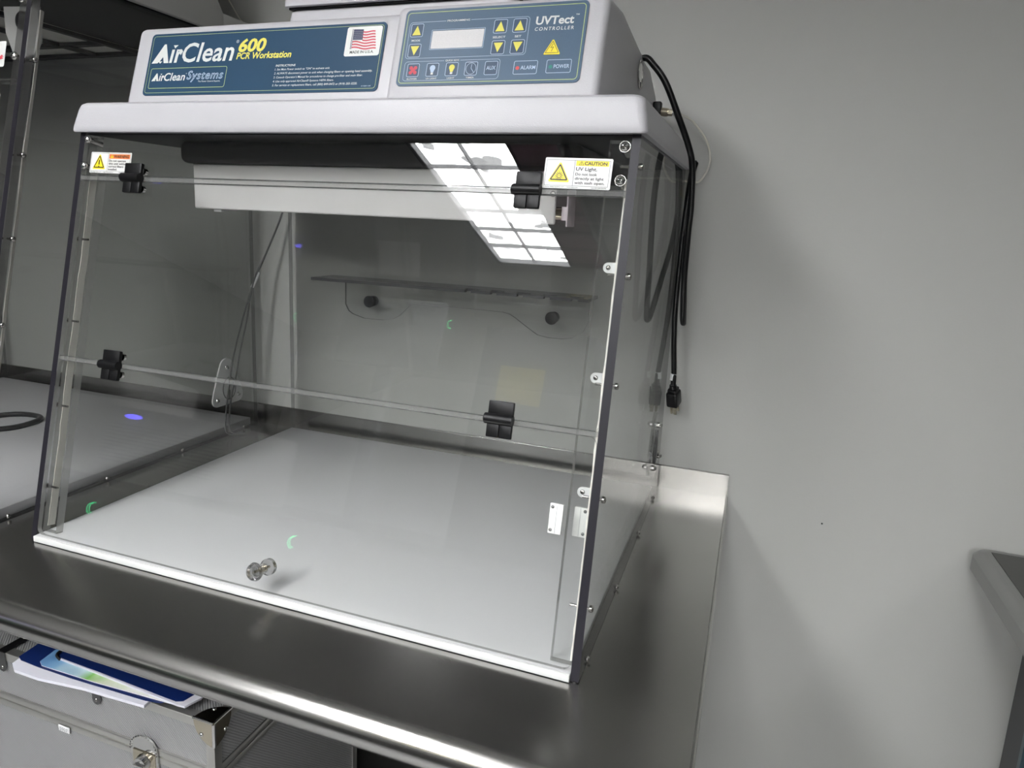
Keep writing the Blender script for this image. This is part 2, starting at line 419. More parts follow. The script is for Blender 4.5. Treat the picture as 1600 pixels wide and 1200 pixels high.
def troffer(x0, x1, y0, y1, lit, label, dp=0.055):
    t = thing('ceiling_light', label, 'ceiling light', ((x0 + x1) / 2, (y0 + y1) / 2, ZC))
    h = MB(); fr = 0.02; zb = ZC - dp
    h.box(x0 - fr, x0, y0 - fr, y1 + fr, zb, ZC, m_louver); h.box(x1, x1 + fr, y0 - fr, y1 + fr, zb, ZC, m_louver)
    h.box(x0, x1, y0 - fr, y0, zb, ZC, m_louver); h.box(x0, x1, y1, y1 + fr, zb, ZC, m_louver)
    h.build('housing', t)
    w3 = (x1 - x0) / 3
    for k in range(3):
        c = MB(); c.box(x0 + k * w3 + 0.002, x0 + (k + 1) * w3 - 0.002, y0 + 0.002, y1 - 0.002, ZC - 0.03, ZC - 0.012, m_lamp if lit[k] else m_lampoff)
        c.build('lamp_channel', t)
    l = MB()
    for k in (1, 2): l.box(x0 + k * w3 - 0.002, x0 + k * w3 + 0.002, y0, y1, zb + 0.006, ZC - 0.03, m_louver)
    for k in range(1, 6):
        yy = y0 + (y1 - y0) * k / 6; l.box(x0, x1, yy - 0.0025, yy + 0.0025, zb + 0.006, ZC - 0.03, m_louver)
    l.build('louver', t)
    return t
troffer(-0.44, 0.18, -2.74, -1.49, (1, 1, 0), 'louvred ceiling light with its right lamp row dark, mirrored in the hood front')
troffer(0.55, 1.15, -2.45, -1.20, (1, 1, 0), 'unseen louvred fill light added behind the photographer, its right lamp row dark', 0.10)  # unseen fixture, added to fill the shadow right of the hood
troffer(-0.36, 0.26, -1.20, -0.60, (0, 1, 0), 'unseen small square ceiling light added to brighten the wall between the hoods, only its middle lamp row lit', 0.072)  # unseen fixture, added to light the wall strip between the hoods
troffer(2.10, 2.70, -4.95, -3.70, (1, 1, 1), 'unseen louvred fill light, fully lit, added in the far right corner of the room')  # unseen fixture, added as soft fill into the hood
troffer(0.95, 1.55, -4.95, -3.70, (1, 1, 1), 'unseen louvred fill light, fully lit, added against the middle of the far wall')  # added fill, placed where the hood front doesn't mirror it

# ------------------------------------------------------------------ steel bench
BX0, BX1, BYF, BR = -2.2, 0.9391, -0.122, 0.020
bench = thing('steel_bench', 'long brushed stainless steel bench with rounded front edge under both hoods', 'bench', (0, 0.25, ZF))
mb = MB()
prof = [(0.628, 0.0), (BYF, 0.0)]
for k in range(1, 13):
    a = math.pi / 2 + math.pi * k / 12; prof.append((BYF + BR * math.cos(a), -BR + BR * math.sin(a)))
prof += [(BYF + 0.012, -2 * BR), (BYF + 0.012, -0.030), (0.628, -0.030)]
mb.prism(prof, BX0, BX1, m_steel, 'x', smooth=True)
mb.build('worktop', bench)
mb = MB()
mb.tube([(BX1, 0.626, 0.001), (BX1, BYF, 0.001)], 0.0022, m_steel_y, sub=1)
mb.box(BX1 - 0.001, BX1 + 0.002, BYF, 0.628, -0.030, 0.001, m_steel_y)
mb.build('side_rim', bench)
mb = MB(); mb.prism([(0.6275, 0.0), (0.6275, 0.042), (0.6285, 0.0434), (0.632, 0.0434), (0.632, 0.0)], BX0, BX1, m_steel, 'x')
mb.box(BX0, BX1, 0.6262, 0.6275, 0.0001, 0.0016, m_steel_y)
mb.build('backsplash', bench)
for lx in (-2.1, -0.6, 0.86):
    for ly in (-0.06, 0.56):
        mb = MB(); mb.cyl((lx, ly, ZF + 0.02), (lx, ly, -0.030), 0.02, m_steel_dark); mb.cyl((lx, ly, ZF), (lx, ly, ZF + 0.03), 0.028, m_black)
        mb.build('leg', bench)
MB().box(BX0 + 0.05, BX1 - 0.03, 0.0 - 0.08, 0.60, -0.68, -0.655, m_steel_dark).build('undershelf', bench)
# ------------------------------------------------------------------ clear hood, shared by both units
SL = 0.2217                                  # front slope dy/dz
su = math.sqrt(1 + SL * SL)
def front_T(x0, y0):
    """local (u, v, w): u along x, v up the slanted front, w out towards the room"""
    up = Vector((0, SL / su, 1 / su)); out = Vector((0, -1 / su, SL / su))
    return Matrix(((1, 0, 0, x0), (0, up.y, out.y, y0), (0, up.z, out.z, 0), (0, 0, 0, 1)))

def hinge_mb(T, cu, cv):
    h = MB(); h.T = T
    h.box(cu - 0.016, cu + 0.014, cv + 0.003, cv + 0.0205, 0.0, 0.0060, m_black, 0.0012)
    h.box(cu - 0.016, cu - 0.001, cv - 0.021, cv - 0.003, 0.0, 0.0060, m_black, 0.0012)
    h.box(cu - 0.0005, cu + 0.014, cv - 0.021, cv - 0.003, 0.0, 0.0060, m_black, 0.0012)
    h.cyl((cu - 0.0185, cv, 0.0055), (cu + 0.0145, cv, 0.0055), 0.0062, m_black, 20)
    h.dome((cu - 0.0185, cv, 0.0055), (-1, 0, 0), 0.0062, 0.002, m_black)
    return h

def clear_box(root, x0, W, D, Htop, y0, tb, gk=(-0.0064, -0.0078, 0.0030)):
    """side panels, rear panel, posts, gaskets, deck; front plane starts at (y0, z=0)"""
    x1 = x0 + W; t = 0.0095
    def side(xa, xb, lab):
        mb = MB(); P4 = [(y0, 0.001), (y0 + D, 0.001), (y0 + D, Htop), (y0 + SL * Htop, Htop)]
        b = bmesh.new(); A = [b.verts.new((xa, p[0], p[1])) for p in P4]; B = [b.verts.new((xb, p[0], p[1])) for p in P4]
        b.faces.new(A[::-1]); b.faces.new(B)
        for i in range(4): b.faces.new([A[i], A[(i + 1) % 4], B[(i + 1) % 4], B[i]])
        bmesh.ops.recalc_face_normals(b, faces=b.faces)
        mb.absorb(b, m_clear); mb.mi(m_edge_dark); mb.mi(m_edge_light); mb.mi(m_seam); mb.bm.faces.ensure_lookup_table()
        for f in mb.bm.faces:
            c = f.calc_center_median()
            if abs(c.x - (xa + xb) / 2) < 1e-4: f.material_index = mb.mi(m_edge_dark) if c.y < y0 + D * 0.25 else mb.mi(m_seam) if c.z < 0.01 else mb.mi(m_edge_rear)
        o = mb.build('side_panel', root)
        return o
    L = side(x0, x0 + t, 'left'); Rr = side(x1 - t, x1, 'right')
    mb = MB(); mb.box(x0 + t + 0.0003, x1 - t - 0.0003, y0 + D - 0.012, y0 + D - 0.006, tb, Htop, m_clear_back)
    mb.build('rear_panel', root)
    T = front_T(0, y0); Lf = Htop * su
    for xa, xb, xt in ((x0 + t + 0.0005, x0 + t + 0.026, x0 + t), (x1 - t - 0.026, x1 - t - 0.0005, x1 - t)):
        mb = MB(); mb.T = T; mb.prism([(xa, 0.014), (xb, 0.014), (xb, Lf - 0.006), (xa, Lf - 0.006)], -0.020, -0.0085, m_clear, 'w', edge=m_edge_light)
        mb.build('door_stop', root)
    # gasket strips glued to the inner faces, slightly ragged
    for xs, sg, wa, wb_, th in ((x0 + t, 1, -0.0148, -0.0262, 0.0012), (x1 - t, -1, *gk)):
        mb = MB(); b = bmesh.new(); N = 46; prev = None; j = 0.0
        for k in range(N + 1):
            v = 0.02 + (Lf - 0.07) * k / N; j = 0.7 * j + random.uniform(-0.0006, 0.0006)
            ring = [b.verts.new((xs + sg * 0.0001, v, wa + j)), b.verts.new((xs + sg * (th + abs(j)), v, wa + j)), b.verts.new((xs + sg * (th + abs(j)), v, wb_ + j * 0.3)), b.verts.new((xs + sg * 0.0001, v, wb_ + j * 0.3))]
            if prev:
                for q in range(4): b.faces.new([prev[q], prev[(q + 1) % 4], ring[(q + 1) % 4], ring[q]])
            prev = ring
        mb.T = T; mb.absorb(b, m_tape); mb.build('gasket_strip', root)
    return L, Rr, T

def side_screws(root, panel, T, xo, sg, vs, nl=0.022):
    """screws driven sideways through a side panel into the door stop"""
    for v in vs:
        mb = MB(); mb.T = T
        mb.cyl((xo, v, -0.0145), (xo - sg * nl, v, -0.0145), 0.0016, m_screw, 10)
        mb.cyl((xo, v, -0.0145), (xo + sg * 0.003, v, -0.0145), 0.0038, m_screw, 14)
        mb.dome((xo + sg * 0.003, v, -0.0145), (sg, 0, 0), 0.0038, 0.0018, m_screw)
        mb.build('panel_screw', root)

def base_screws(root, xo, sg, ys, z):
    for y in ys:
        mb = MB(); mb.screw((xo, y, z), (sg, 0, 0), 0.0036, 0.003); mb.build('base_screw', root)

def port_cover(root, xo, yc, zc, mat=None, sl=0.0005):
    """rounded frosted cover plate over the cord port, three screws"""
    mb = MB(); pts = []
    cs = [(yc + 0.000, zc + 0.040, 0.020), (yc - 0.030, zc - 0.026, 0.014), (yc + 0.032, zc - 0.024, 0.016)]
    # hull-like rounded triangle
    cx, cz = yc, zc - 0.004
    N = 48
    for k in range(N):
        a = 2 * math.pi * k / N; d = Vector((math.cos(a), math.sin(a)))
        h = max((Vector((c[0], c[1])) - Vector((cx, cz))).dot(d) + c[2] for c in cs); pts.append((a, h))
    out = []
    for k in range(N):
        a, h = pts[k]; h2 = (pts[(k + 1) % N][1] - pts[k - 1][1]) / (2 * 2 * math.pi / N)
        out.append((cx + h * math.cos(a) - h2 * math.sin(a), cz + h * math.sin(a) + h2 * math.cos(a)))
    mb.prism(out, xo + 0.0003, xo + 0.0033, mat or m_frost, 'x')
    o = mb.build('port_cover', root)
    mb = MB(); ring = [(yc + 0.006 + 0.019 * math.cos(k * math.pi / 14), zc - 0.006 + 0.024 * math.sin(k * math.pi / 14)) for k in range(28)]
    mb.tube([(xo + 0.0036, p[0], p[1]) for p in ring], 0.0009, m_leaf, n=8, sub=1, closed=True)
    mb.tube([(xo + 0.0036, yc + 0.006, zc - 0.03), (xo + 0.0036, yc + 0.007, zc - 0.010)], 0.001, m_leaf, n=8, sub=1)
    mb.build('port_ring', o)
    for c in ((yc + 0.0, zc + 0.040), (yc - 0.030, zc - 0.026), (yc + 0.033, zc - 0.024)):
        mb = MB(); mb.cyl((xo + 0.0033, c[0], c[1]), (xo + 0.0033 + sl, c[0], c[1]), 0.0048, m_chrome, 16); mb.screw((xo + 0.0033 + sl, c[0], c[1]), (1, 0, 0), 0.0050, 0.0035, m_chrome); mb.build('cover_screw', o)
    return o

# ------------------------------------------------------------------ main workstation
W, D, H = 0.8137, 0.610, 0.5832
ws = thing('clear_hood_workstation', 'clear acrylic hood workstation with blue front labels on its white head, centre of the bench', 'workstation', (W / 2, D / 2, 0))
mb = MB(); mb.box(0.0097, W - 0.0097, 0.0005, D - 0.012, 0.0008, 0.0095, m_deck, 0.0012)
mb.box(0.0097, W - 0.0097, -0.0035, 0.0004, 0.0008, 0.0092, m_sticker, 0.0008)
mb.build('deck', ws)
LP, RP, FT = clear_box(ws, 0.0, W, D, H, 0.0, 0.0085)
side_screws(ws, RP, FT, W, 1, (0.564, 0.4425, 0.3215, 0.1965, 0.077))
side_screws(ws, LP, FT, 0.0, -1, (0.4425, 0.3215, 0.1965, 0.077))
base_screws(ws, W, 1, (0.041, 0.2126, 0.3955, 0.556), 0.0042)
base_screws(ws, 0.0, -1, (0.041, 0.2126, 0.3955, 0.556), 0.0042)
pcv = port_cover(ws, W, 0.4915, 0.1185, acrylic('clear_port_plate', (0.95, 0.95, 0.95)), 0.0045)
mb = MB(); mb.prism([(0.497 + 0.020 * math.sin(a) * (0.45 if k_ > 0 else 0.3) * k_, 0.118 + 0.030 * math.cos(a)) for k_, a in [(1, i * math.pi / 10) for i in range(11)] + [(-1, math.pi - i * math.pi / 10) for i in range(1, 10)]], W + 0.0036, W + 0.0062, m_leaf, 'x'); mb.build('port_flap', pcv)
for x in (0.004, W - 0.004):
    MB().cyl((x, 0.004, 0.0), (x, 0.004, 0.0018), 0.0045, m_black).build('foot', ws)
# sashes: fixed upper panel, folding middle sash, bottom sash (outer face at w = 0)
def sash(name, v0, v1, r=0.0, u0=0.0101, u1=W - 0.0101):
    mb = MB(); mb.T = FT
    pts = rrect(u0, u1, v0, v1, max(r, 0.0004), 5 if r else 1)
    mb.prism(pts, -0.0060, 0.0, m_clear, 'w', edge=m_edge_light)
    for vv in (v0, v1):
        if 0.02 < vv < 0.58: mb.cyl((u0 + 0.003, vv, 0.0002), (u1 - 0.003, vv, 0.0002), 0.00045, m_seam, 6)
    return mb.build(name, ws)
m_band = acrylic('sash_edge_gleam', (0.80, 0.80, 0.79), (0.60, 0.60, 0.59), 0.16, 0.2)  # pale tone stands in for light caught on the sash edges
up = sash('fixed_front_panel', 0.5335, 0.5960)
mid = sash('middle_sash', 0.2705, 0.5265, 0.006)
for v0_, v1_ in ((0.5268, 0.5332), (0.2645, 0.2702)):
    mb = MB(); mb.T = FT; mb.box(0.0106, W - 0.0106, v0_, v1_, -0.0058, -0.0002, m_band); mb.build('seam_gleam', mid)  # added strip fills the gap with the painted edge gleam
low = sash('bottom_sash', 0.0110, 0.2642, 0.010)
for cu, cv in ((0.1135, 0.5305), (0.6945, 0.5302), (0.1155, 0.2672), (0.6935, 0.2690)):
    h = hinge_mb(FT, cu, cv)
    o = h.build('hinge', ws)
    mb = MB(); mb.T = FT
    for dv in (0.012, -0.013):
        for du in (0.006,):
            mb.cyl((cu + du, cv + dv, -0.0100), (cu + du, cv + dv, -0.0061), 0.0048, m_chrome, 14)
            mb.dome((cu + du, cv + dv, -0.0100), (0, 0, -1), 0.0048, 0.0025, m_chrome)
    mb.build('hinge_screw', o)
# large corner bolts of the fixed panel
for u, v in ((0.0165, 0.5850), (0.0155, 0.5470), (0.7975, 0.5812), (0.7965, 0.5440)):
    mb = MB(); mb.T = FT; mb.cyl((u, v, -0.026), (u, v, 0.001), 0.0040, m_screw, 14); mb.cyl((u, v, 0.0002), (u, v, 0.0012), 0.0062, m_screw)
    mb.screw((u, v, 0.0012), (0, 0, 1), 0.0058, 0.0045, m_chrome); mb.build('corner_bolt', ws)
# knob on the bottom sash
mb = MB(); mb.T = FT
mb.extra = m_clear
kc = (0.4010, 0.0400)
m_crystal = pbr('crystal_knob', (0.95, 0.95, 0.95), 0.02)
_b = m_crystal.node_tree.nodes['Principled BSDF'] if 'Principled BSDF' in m_crystal.node_tree.nodes else [n for n in m_crystal.node_tree.nodes if n.type == 'BSDF_PRINCIPLED'][0]
_b.inputs['Transmission Weight'].default_value = 1.0; _b.inputs['IOR'].default_value = 1.49
mb.cyl((kc[0], kc[1], 0.0005), (kc[0], kc[1], 0.010), 0.0065, m_crystal, 24)
mb.cyl((kc[0], kc[1], 0.010), (kc[0], kc[1], 0.017), 0.0085, m_crystal, 24, 0.0115)
mb.cyl((kc[0], kc[1], 0.017), (kc[0], kc[1], 0.021), 0.0115, m_crystal, 24, 0.0100)
mb.cyl((kc[0], kc[1], -0.012), (kc[0], kc[1], -0.0065), 0.0105, m_crystal, 24)
ko = mb.build('knob', low)
mb = MB(); mb.T = FT; mb.cyl((kc[0], kc[1], -0.013), (kc[0], kc[1], 0.014), 0.0018, m_brass, 10)
tag(mb.build('knob_screw', ws), 'brass screw seen inside the clear knob')
# magnetic door contacts
for (u0, u1, v0, v1, w0, w1, sc) in ((0.7615, 0.7765, 0.1540, 0.1870, 0.0002, 0.0045, -1), (0.7835, 0.7990, 0.1500, 0.1830, -0.0270, -0.0205, 1)):
    mb = MB(); mb.T = FT; mb.box(u0, u1, v0, v1, w0, w1, m_sticker, 0.0008)
    uc = (u0 + u1) / 2; su_ = uc + sc * 0.0045
    mb.box(uc - sc * 0.0005 - 0.0002, uc - sc * 0.0005 + 0.0002, v0 + 0.001, v1 - 0.001, w1, w1 + 0.0002, m_cabinet)
    for vv in (v0 + 0.004, v1 - 0.004): mb.dome((su_, vv, w1), (0, 0, 1), 0.0019, 0.0008, m_steel_dark)
    mb.build('door_contact', ws)
# small white tabs on the right door stop
for v in (0.4520, 0.3280, 0.2000):
    mb = MB(); mb.T = FT
    pts = [(0.8035, v - 0.006), (0.8035, v + 0.006), (0.790, v + 0.006)] + [(0.790 + 0.006 * math.cos(a), v + 0.006 * math.sin(a)) for a in [math.pi / 2 + k * math.pi / 8 for k in range(1, 8)]] + [(0.790, v - 0.006)]
    mb.prism(pts, -0.0235, -0.0210, m_tag, 'w'); mb.screw((0.790, v, -0.0210), (0, 0, 1), 0.0028, 0.0012); mb.build('stop_tab', ws)

# head: flared lip, raised body, bump for the keypad, underside
HZ = H
hd = MB()
hd.loft([(HZ - 0.002, -0.0045, 0.8200, 0.1180, 0.615, 0.008), (HZ, -0.0060, 0.8212, 0.1168, 0.616, 0.009), (HZ + 0.006, -0.0055, 0.8208, 0.1170, 0.616, 0.010),
         (HZ + 0.030, 0.0045, 0.8165, 0.1185, 0.612, 0.012), (HZ + 0.0355, 0.0075, 0.8145, 0.1205, 0.610, 0.012), (HZ + 0.0385, 0.0120, 0.8100, 0.1250, 0.606, 0.012)], m_shell)
hd.build('head_lip', ws)
mb = MB()
mb.prism([(0.1470, 0.620), (0.1815, 0.732), (0.230, 0.7375), (0.41, 0.729), (0.50, 0.726), (0.575, 0.700), (0.592, 0.680), (0.592, 0.620)], 0.0660, 0.7500, m_shell, 'x', bevel=0.0085, seg=4)
mb.build('head_body', ws)
mb = MB()
mb.prism([(0.1405, 0.6195), (0.1765, 0.7385), (0.26, 0.7440), (0.42, 0.728), (0.42, 0.6195)], 0.4910, 0.7590, m_shell, 'x', bevel=0.0085, seg=4)
mb.prism([(0.1470, 0.6195), (0.1790, 0.726), (0.41, 0.726), (0.50, 0.724), (0.575, 0.698), (0.591, 0.678), (0.591, 0.6195)], 0.70, 0.7585, m_shell, 'x', bevel=0.007, seg=3)
mb.build('keypad_bulge', ws)
mb = MB()
mb.loft([(0.728, 0.300, 0.640, 0.205, 0.50, 0.012), (0.750, 0.304, 0.636, 0.208, 0.495, 0.012), (0.7530, 0.308, 0.632, 0.212, 0.492, 0.010)], m_shell)
mb.build('filter_cap', ws)
mb = MB(); mb.loft([(0.7555, 0.300, 0.640, 0.200, 0.50, 0.010), (0.7635, 0.300, 0.640, 0.200, 0.50, 0.010)], m_shell)
mb.box(0.306, 0.634, 0.207, 0.495, 0.7528, 0.7558, m_black)
mb.build('cap_lid', ws)
mb = MB(); mb.box(0.0005, W - 0.0005, 0.1320, 0.608, HZ - 0.0035, HZ - 0.0021, m_black_in)
mb.build('head_underside', ws)
mb = MB(); mb.box(0.1040, 0.7300, 0.2050, 0.545, 0.5475, HZ - 0.0035, m_black_in, 0.010, 4)
mb.build('filter_plenum', ws)
# lamp housing with tube under the head
mb = MB(); mb.box(0.1165, 0.6960, 0.2200, 0.2260, 0.4805, 0.5470, m_white, 0.0028, 3)
mb.box(0.1165, 0.6960, 0.2260, 0.2750, 0.5415, 0.5468, m_white)
lampb = mb.build('lamp_housing', ws)
mb = MB(); mb.cyl((0.17, 0.250, 0.4950), (0.690, 0.250, 0.4950), 0.0078, m_uvglass, 20)
mb.cyl((0.690, 0.250, 0.4950), (0.700, 0.250, 0.4950), 0.0082, m_brass, 20); mb.cyl((0.16, 0.250, 0.4950), (0.170, 0.250, 0.4950), 0.0082, m_brass, 20)
mb.build('lamp_tube', lampb)
mb = MB(); mb.box(0.7080, 0.7105, 0.2300, 0.268, 0.4785, 0.541, m_pinkplate, 0.001); mb.box(0.700, 0.708, 0.236, 0.262, 0.486, 0.504, m_pinkplate, 0.001); mb.build('lamp_holder', lampb)
mb = MB(); mb.cyl((0.655, 0.250, 0.499), (0.664, 0.250, 0.499), 0.0102, m_steel_dark, 14); mb.build('tube_collar', lampb)
mb = MB(); mb.box(0.1565, 0.1590, 0.2300, 0.268, 0.4785, 0.541, m_pinkplate, 0.001); mb.build('lamp_holder', lampb)
mb = MB(); mb.dome((0.692, 0.2195, 0.519), (0, -1, 0), 0.004, 0.002, m_screw); mb.build('housing_screw', lampb)
mb = MB(); mb.box(0.148, 0.163, 0.226, 0.234, 0.4765, 0.4805, m_frost, 0.001); mb.build('lamp_clip', lampb)

# head fittings on the right side
mb = MB(); ring = [(0.2980 + 0.0 + 0.0225 * math.cos(k * math.pi / 16), 0.6860 + 0.0225 * math.sin(k * math.pi / 16)) for k in range(32)]
ring = [(0.400 + 0.017 * math.cos(k * math.pi / 16), 0.6960 + 0.019 * math.sin(k * math.pi / 16)) for k in range(32)]
mb.prism(ring, 0.7587, 0.7600, m_leaf, 'x'); mb.tube([(0.7602, p[0], p[1]) for p in ring], 0.0012, m_chrome, n=8, sub=1, closed=True)
mb.prism([(0.400 + (p[0] - 0.400) * 0.8, 0.699 + (p[1] - 0.696) * 0.7) for p in ring], 0.7600, 0.7606, m_chrome, 'x')
mb.build('side_switch', ws)
mb = MB(); mb.box(0.7587, 0.7720, 0.545, 0.562, 0.662, 0.683, m_black, 0.002)
mb.cyl((0.772, 0.556, 0.668), (0.783, 0.556, 0.667), 0.0068, m_brass); mb.cyl((0.783, 0.556, 0.667), (0.790, 0.556, 0.6665), 0.0056, m_brass, 6); mb.cyl((0.790, 0.556, 0.6665), (0.794, 0.556, 0.6665), 0.0048, m_chrome)
fit = mb.build('gas_fitting', ws)
mb = MB(); mb.tube([(0.794, 0.556, 0.6665), (0.802, 0.575, 0.6665), (0.822, 0.600, 0.656), (0.846, 0.608, 0.624), (0.852, 0.610, 0.592), (0.842, 0.612, 0.567), (0.828, 0.614, 0.560), (0.79, 0.614, 0.566), (0.70, 0.622, 0.566)], 0.0019, m_tubewhite)
tag(mb.build('air_tube', fit), 'thin ivory tube looping from the brass fitting')

# labels on the head
def face_T(x0, zb, out):
    up = Vector((0, 0.3 / 1.044, 1 / 1.044)); on = Vector((0, -1 / 1.044, 0.3 / 1.044))
    y = 0.147 + 0.3 * (zb - 0.62)
    p = Vector((x0, y, zb)) + on * out
    return Matrix(((1, 0, 0, p.x), (0, up.y, on.y, p.y), (0, up.z, on.z, p.z), (0, 0, 0, 1)))
TL = face_T(0.0960, 0.6345, 0.0009)
mb = MB(); mb.T = TL; mb.prism(rrect(0, 0.380, 0, 0.0915, 0.006), -0.0012, 0, m_navy, 'w'); nl = mb.build('name_label', ws)
mb = MB(); mb.T = TL
frame(mb, 0.0035, 0.3765, 0.0035, 0.0880, 0.004, 0.0005, 0, 0.0002, m_green_line)
frame(mb, 0.0085, 0.1420, 0.0100, 0.0400, 0.003, 0.0007, 0, 0.0002, m_green_line); mb.build('label_border', nl)
mb = MB(); mb.T = TL
def airclean(mb, x0, x1, y0, y1, w):
    """word with a peaked A and a wedge for the i's dot"""
    S_ = x1 - x0; h = y1 - y0
    a0, a1 = x0, x0 + S_ * 0.215
    apex = x0 + S_ * 0.140
    poly(mb, [(a0, y0), (apex - S_ * 0.012, y1), (apex + S_ * 0.012, y1), (a1, y0), (a0 + S_ * 0.155, y0), (apex - S_ * 0.005, y0 + h * 0.33), (a0 + S_ * 0.105, y0 + h * 0.13), (a0 + S_ * 0.075, y0)], w, m_txt)
    poly(mb, [(a0 + S_ * 0.085, y0 + h * 0.10), (a0 + S_ * 0.135, y0 + h * 0.10), (a0 + S_ * 0.110, y0 - h * 0.02)], w, m_txt)
    poly(mb, [(x0 + S_ * 0.245, y0 + h * 0.93), (x0 + S_ * 0.305, y0 + h * 0.93), (x0 + S_ * 0.268, y0 + h * 0.76)], w, m_txt)
    text(mb, '\u0131', x0 + S_ * 0.222, x0 + S_ * 0.270, y0, y0 + h * 0.70, m_txt, w, 0.05, 0.15)
    text(mb, 'r', x0 + S_ * 0.282, x0 + S_ * 0.375, y0, y0 + h * 0.71, m_txt, w, 0.05, 0.15)
    text(mb, 'Clean', x0 + S_ * 0.375, x1, y0, y1 + h * 0.02, m_txt, w, 0.016, 0.15, 1.02)
airclean(mb, 0.0070, 0.1490, 0.0475, 0.0755, 0.0003)
text(mb, '\u00ae', 0.1500, 0.1545, 0.0725, 0.0770, m_txt, 0.0003)
text(mb, '600', 0.1555, 0.2000, 0.0590, 0.0785, m_yel, 0.0003, 0.035, 0.15)
text(mb, 'PCR Workstation', 0.1545, 0.2430, 0.0490, 0.0585, m_yel, 0.0003, 0.025, 0.15)
airclean(mb, 0.0125, 0.0720, 0.0210, 0.0325, 0.0003)
text(mb, '\u00ae', 0.0725, 0.0742, 0.0302, 0.0320, m_txt, 0.0003)
text(mb, 'Systems', 0.0755, 0.1370, 0.0225, 0.0345, m_pale, 0.0003, 0.0, 0.2, 1.08, outline=True)
text(mb, 'The Power Control Experts.', 0.0960, 0.1340, 0.0180, 0.0202, m_txt, 0.0003, 0.01)
mb.build('name_lettering', nl)
mb = MB(); mb.T = TL
text(mb, 'INSTRUCTIONS', 0.2215, 0.2525, 0.0365, 0.0394, m_txt, 0.0003, 0.02, 0.15)
for k, (s_, x1_) in enumerate((('1. Set Main Power switch to "ON" to activate unit.', 0.3060), ('2. ALWAYS disconnect power to unit when changing filters or opening head assembly.', 0.3690),
                 ("3. Consult Operator's Manual for procedures to change pre-filter and main filter.", 0.3560), ('4. Use only approved AirClean\u00ae Systems HEPA filters.', 0.3145),
                 ('5. For service or replacement filters, call (800) 849-0472 or (919) 255-3220.', 0.3500))):
    text(mb, s_, 0.2210, x1_, 0.0312 - k * 0.0055, 0.0341 - k * 0.0055, m_txt, 0.0003, 0.005, 0.15)
text(mb, '01-0600-1105', 0.3565, 0.3700, 0.0062, 0.0078, m_pale, 0.0003)
mb.build('instruction_lettering', nl)
mb = MB(); mb.T = TL
poly(mb, rrect(0.3235, 0.3745, 0.0470, 0.0865, 0.003), 0.0003, m_sticker); mb.build('flag_patch', nl)
mb = MB(); mb.T = TL; fw = 0.0005
fx0, fx1, fy0, fy1 = 0.3335, 0.3690, 0.0575, 0.0820
def wv(u): return 0.0010 * math.sin(u * 8.0 + 0.4) - 0.0025 * u
for k in range(7):
    ya = fy0 + (fy1 - fy0) * (2 * k) / 13; yb_ = fy0 + (fy1 - fy0) * (2 * k + 1) / 13
    u0 = 0.42 if k >= 3 else 0.0
    N = 10
    for j in range(N):
        ua = u0 + (1 - u0) * j / N; ub = u0 + (1 - u0) * (j + 1) / N
        xe = 1.0 - 0.02 * k
        poly(mb, [(fx0 + ua * (fx1 - fx0) * xe, ya + wv(ua)), (fx0 + ub * (fx1 - fx0) * xe, ya + wv(ub)), (fx0 + ub * (fx1 - fx0) * xe, yb_ + wv(ub)), (fx0 + ua * (fx1 - fx0) * xe, yb_ + wv(ua))], fw, m_red)
poly(mb, [(fx0 - 0.0005, fy0 + 0.0112), (fx0 + 0.0142, fy0 + 0.0110), (fx0 + 0.0140, fy1 + 0.0006), (fx0 - 0.0005, fy1 + 0.0012)], fw, m_flagblue)
for r_ in range(5):
    for c_ in range(6):
        poly(mb, [(fx0 + 0.0012 + c_ * 0.0022 + dx, fy0 + 0.0126 + r_ * 0.0024 + dy) for dx, dy in ((-0.0004, 0), (0, -0.0004), (0.0004, 0), (0, 0.0004))], fw + 0.0001, m_txt)
line(mb, [(fx0 - 0.0018, fy1 + 0.0015), (fx0 - 0.0018, fy0 - 0.001)], 0.0009, fw, m_flagblue)
line(mb, [(fx0 - 0.0002, fy0 + 0.011), (fx0 - 0.0002, fy0 - 0.001)], 0.0006, fw, m_flagblue)
text(mb, 'MADE IN U.S.A.', 0.3320, 0.3665, 0.0505, 0.0542, m_blk, fw, 0.02)
mb.build('flag_emblem', nl)

TR = face_T(0.5050, 0.6370, 0.0074)
PW, PH = 0.2315, 0.0975
mb = MB(); mb.T = TR; mb.prism(rrect(0, PW, 0, PH, 0.006), -0.0012, 0, m_slate, 'w'); kp = mb.build('control_panel', ws)
mb = MB(); mb.T = TR
frame(mb, 0.0030, PW - 0.0030, 0.0030, PH - 0.0035, 0.0045, 0.0008, 0, 0.0002, m_green_line)
frame(mb, 0.0075, 0.1630, 0.0345, 0.0815, 0.004, 0.00045, 0, 0.0002, m_pale)
frame(mb, 0.0085, 0.1335, 0.0060, 0.0308, 0.004, 0.00045, 0, 0.0002, m_pale)
for x0_, x1_, yy in ((0.0560, 0.0885, 0.0812), (0.0610, 0.0820, 0.0306)):
    poly(mb, [(x0_, yy - 0.0012), (x1_, yy - 0.0012), (x1_, yy + 0.0012), (x0_, yy + 0.0012)], 0.00022, m_slate)
mb.build('panel_border', kp)
mb = MB(); mb.T = TR
frame(mb, 0.0385, 0.1088, 0.0450, 0.0705, 0.001, 0.0005, 0, 0.0003, m_pale)
poly(mb, rrect(0.0400, 0.1075, 0.0463, 0.0692, 0.0004, 1), 0.0003, m_lcd); 
line(mb, [(0.0400, 0.0692), (0.1075, 0.0692)], 0.0006, 0.0004, m_keydark)
mb.build('display', kp)
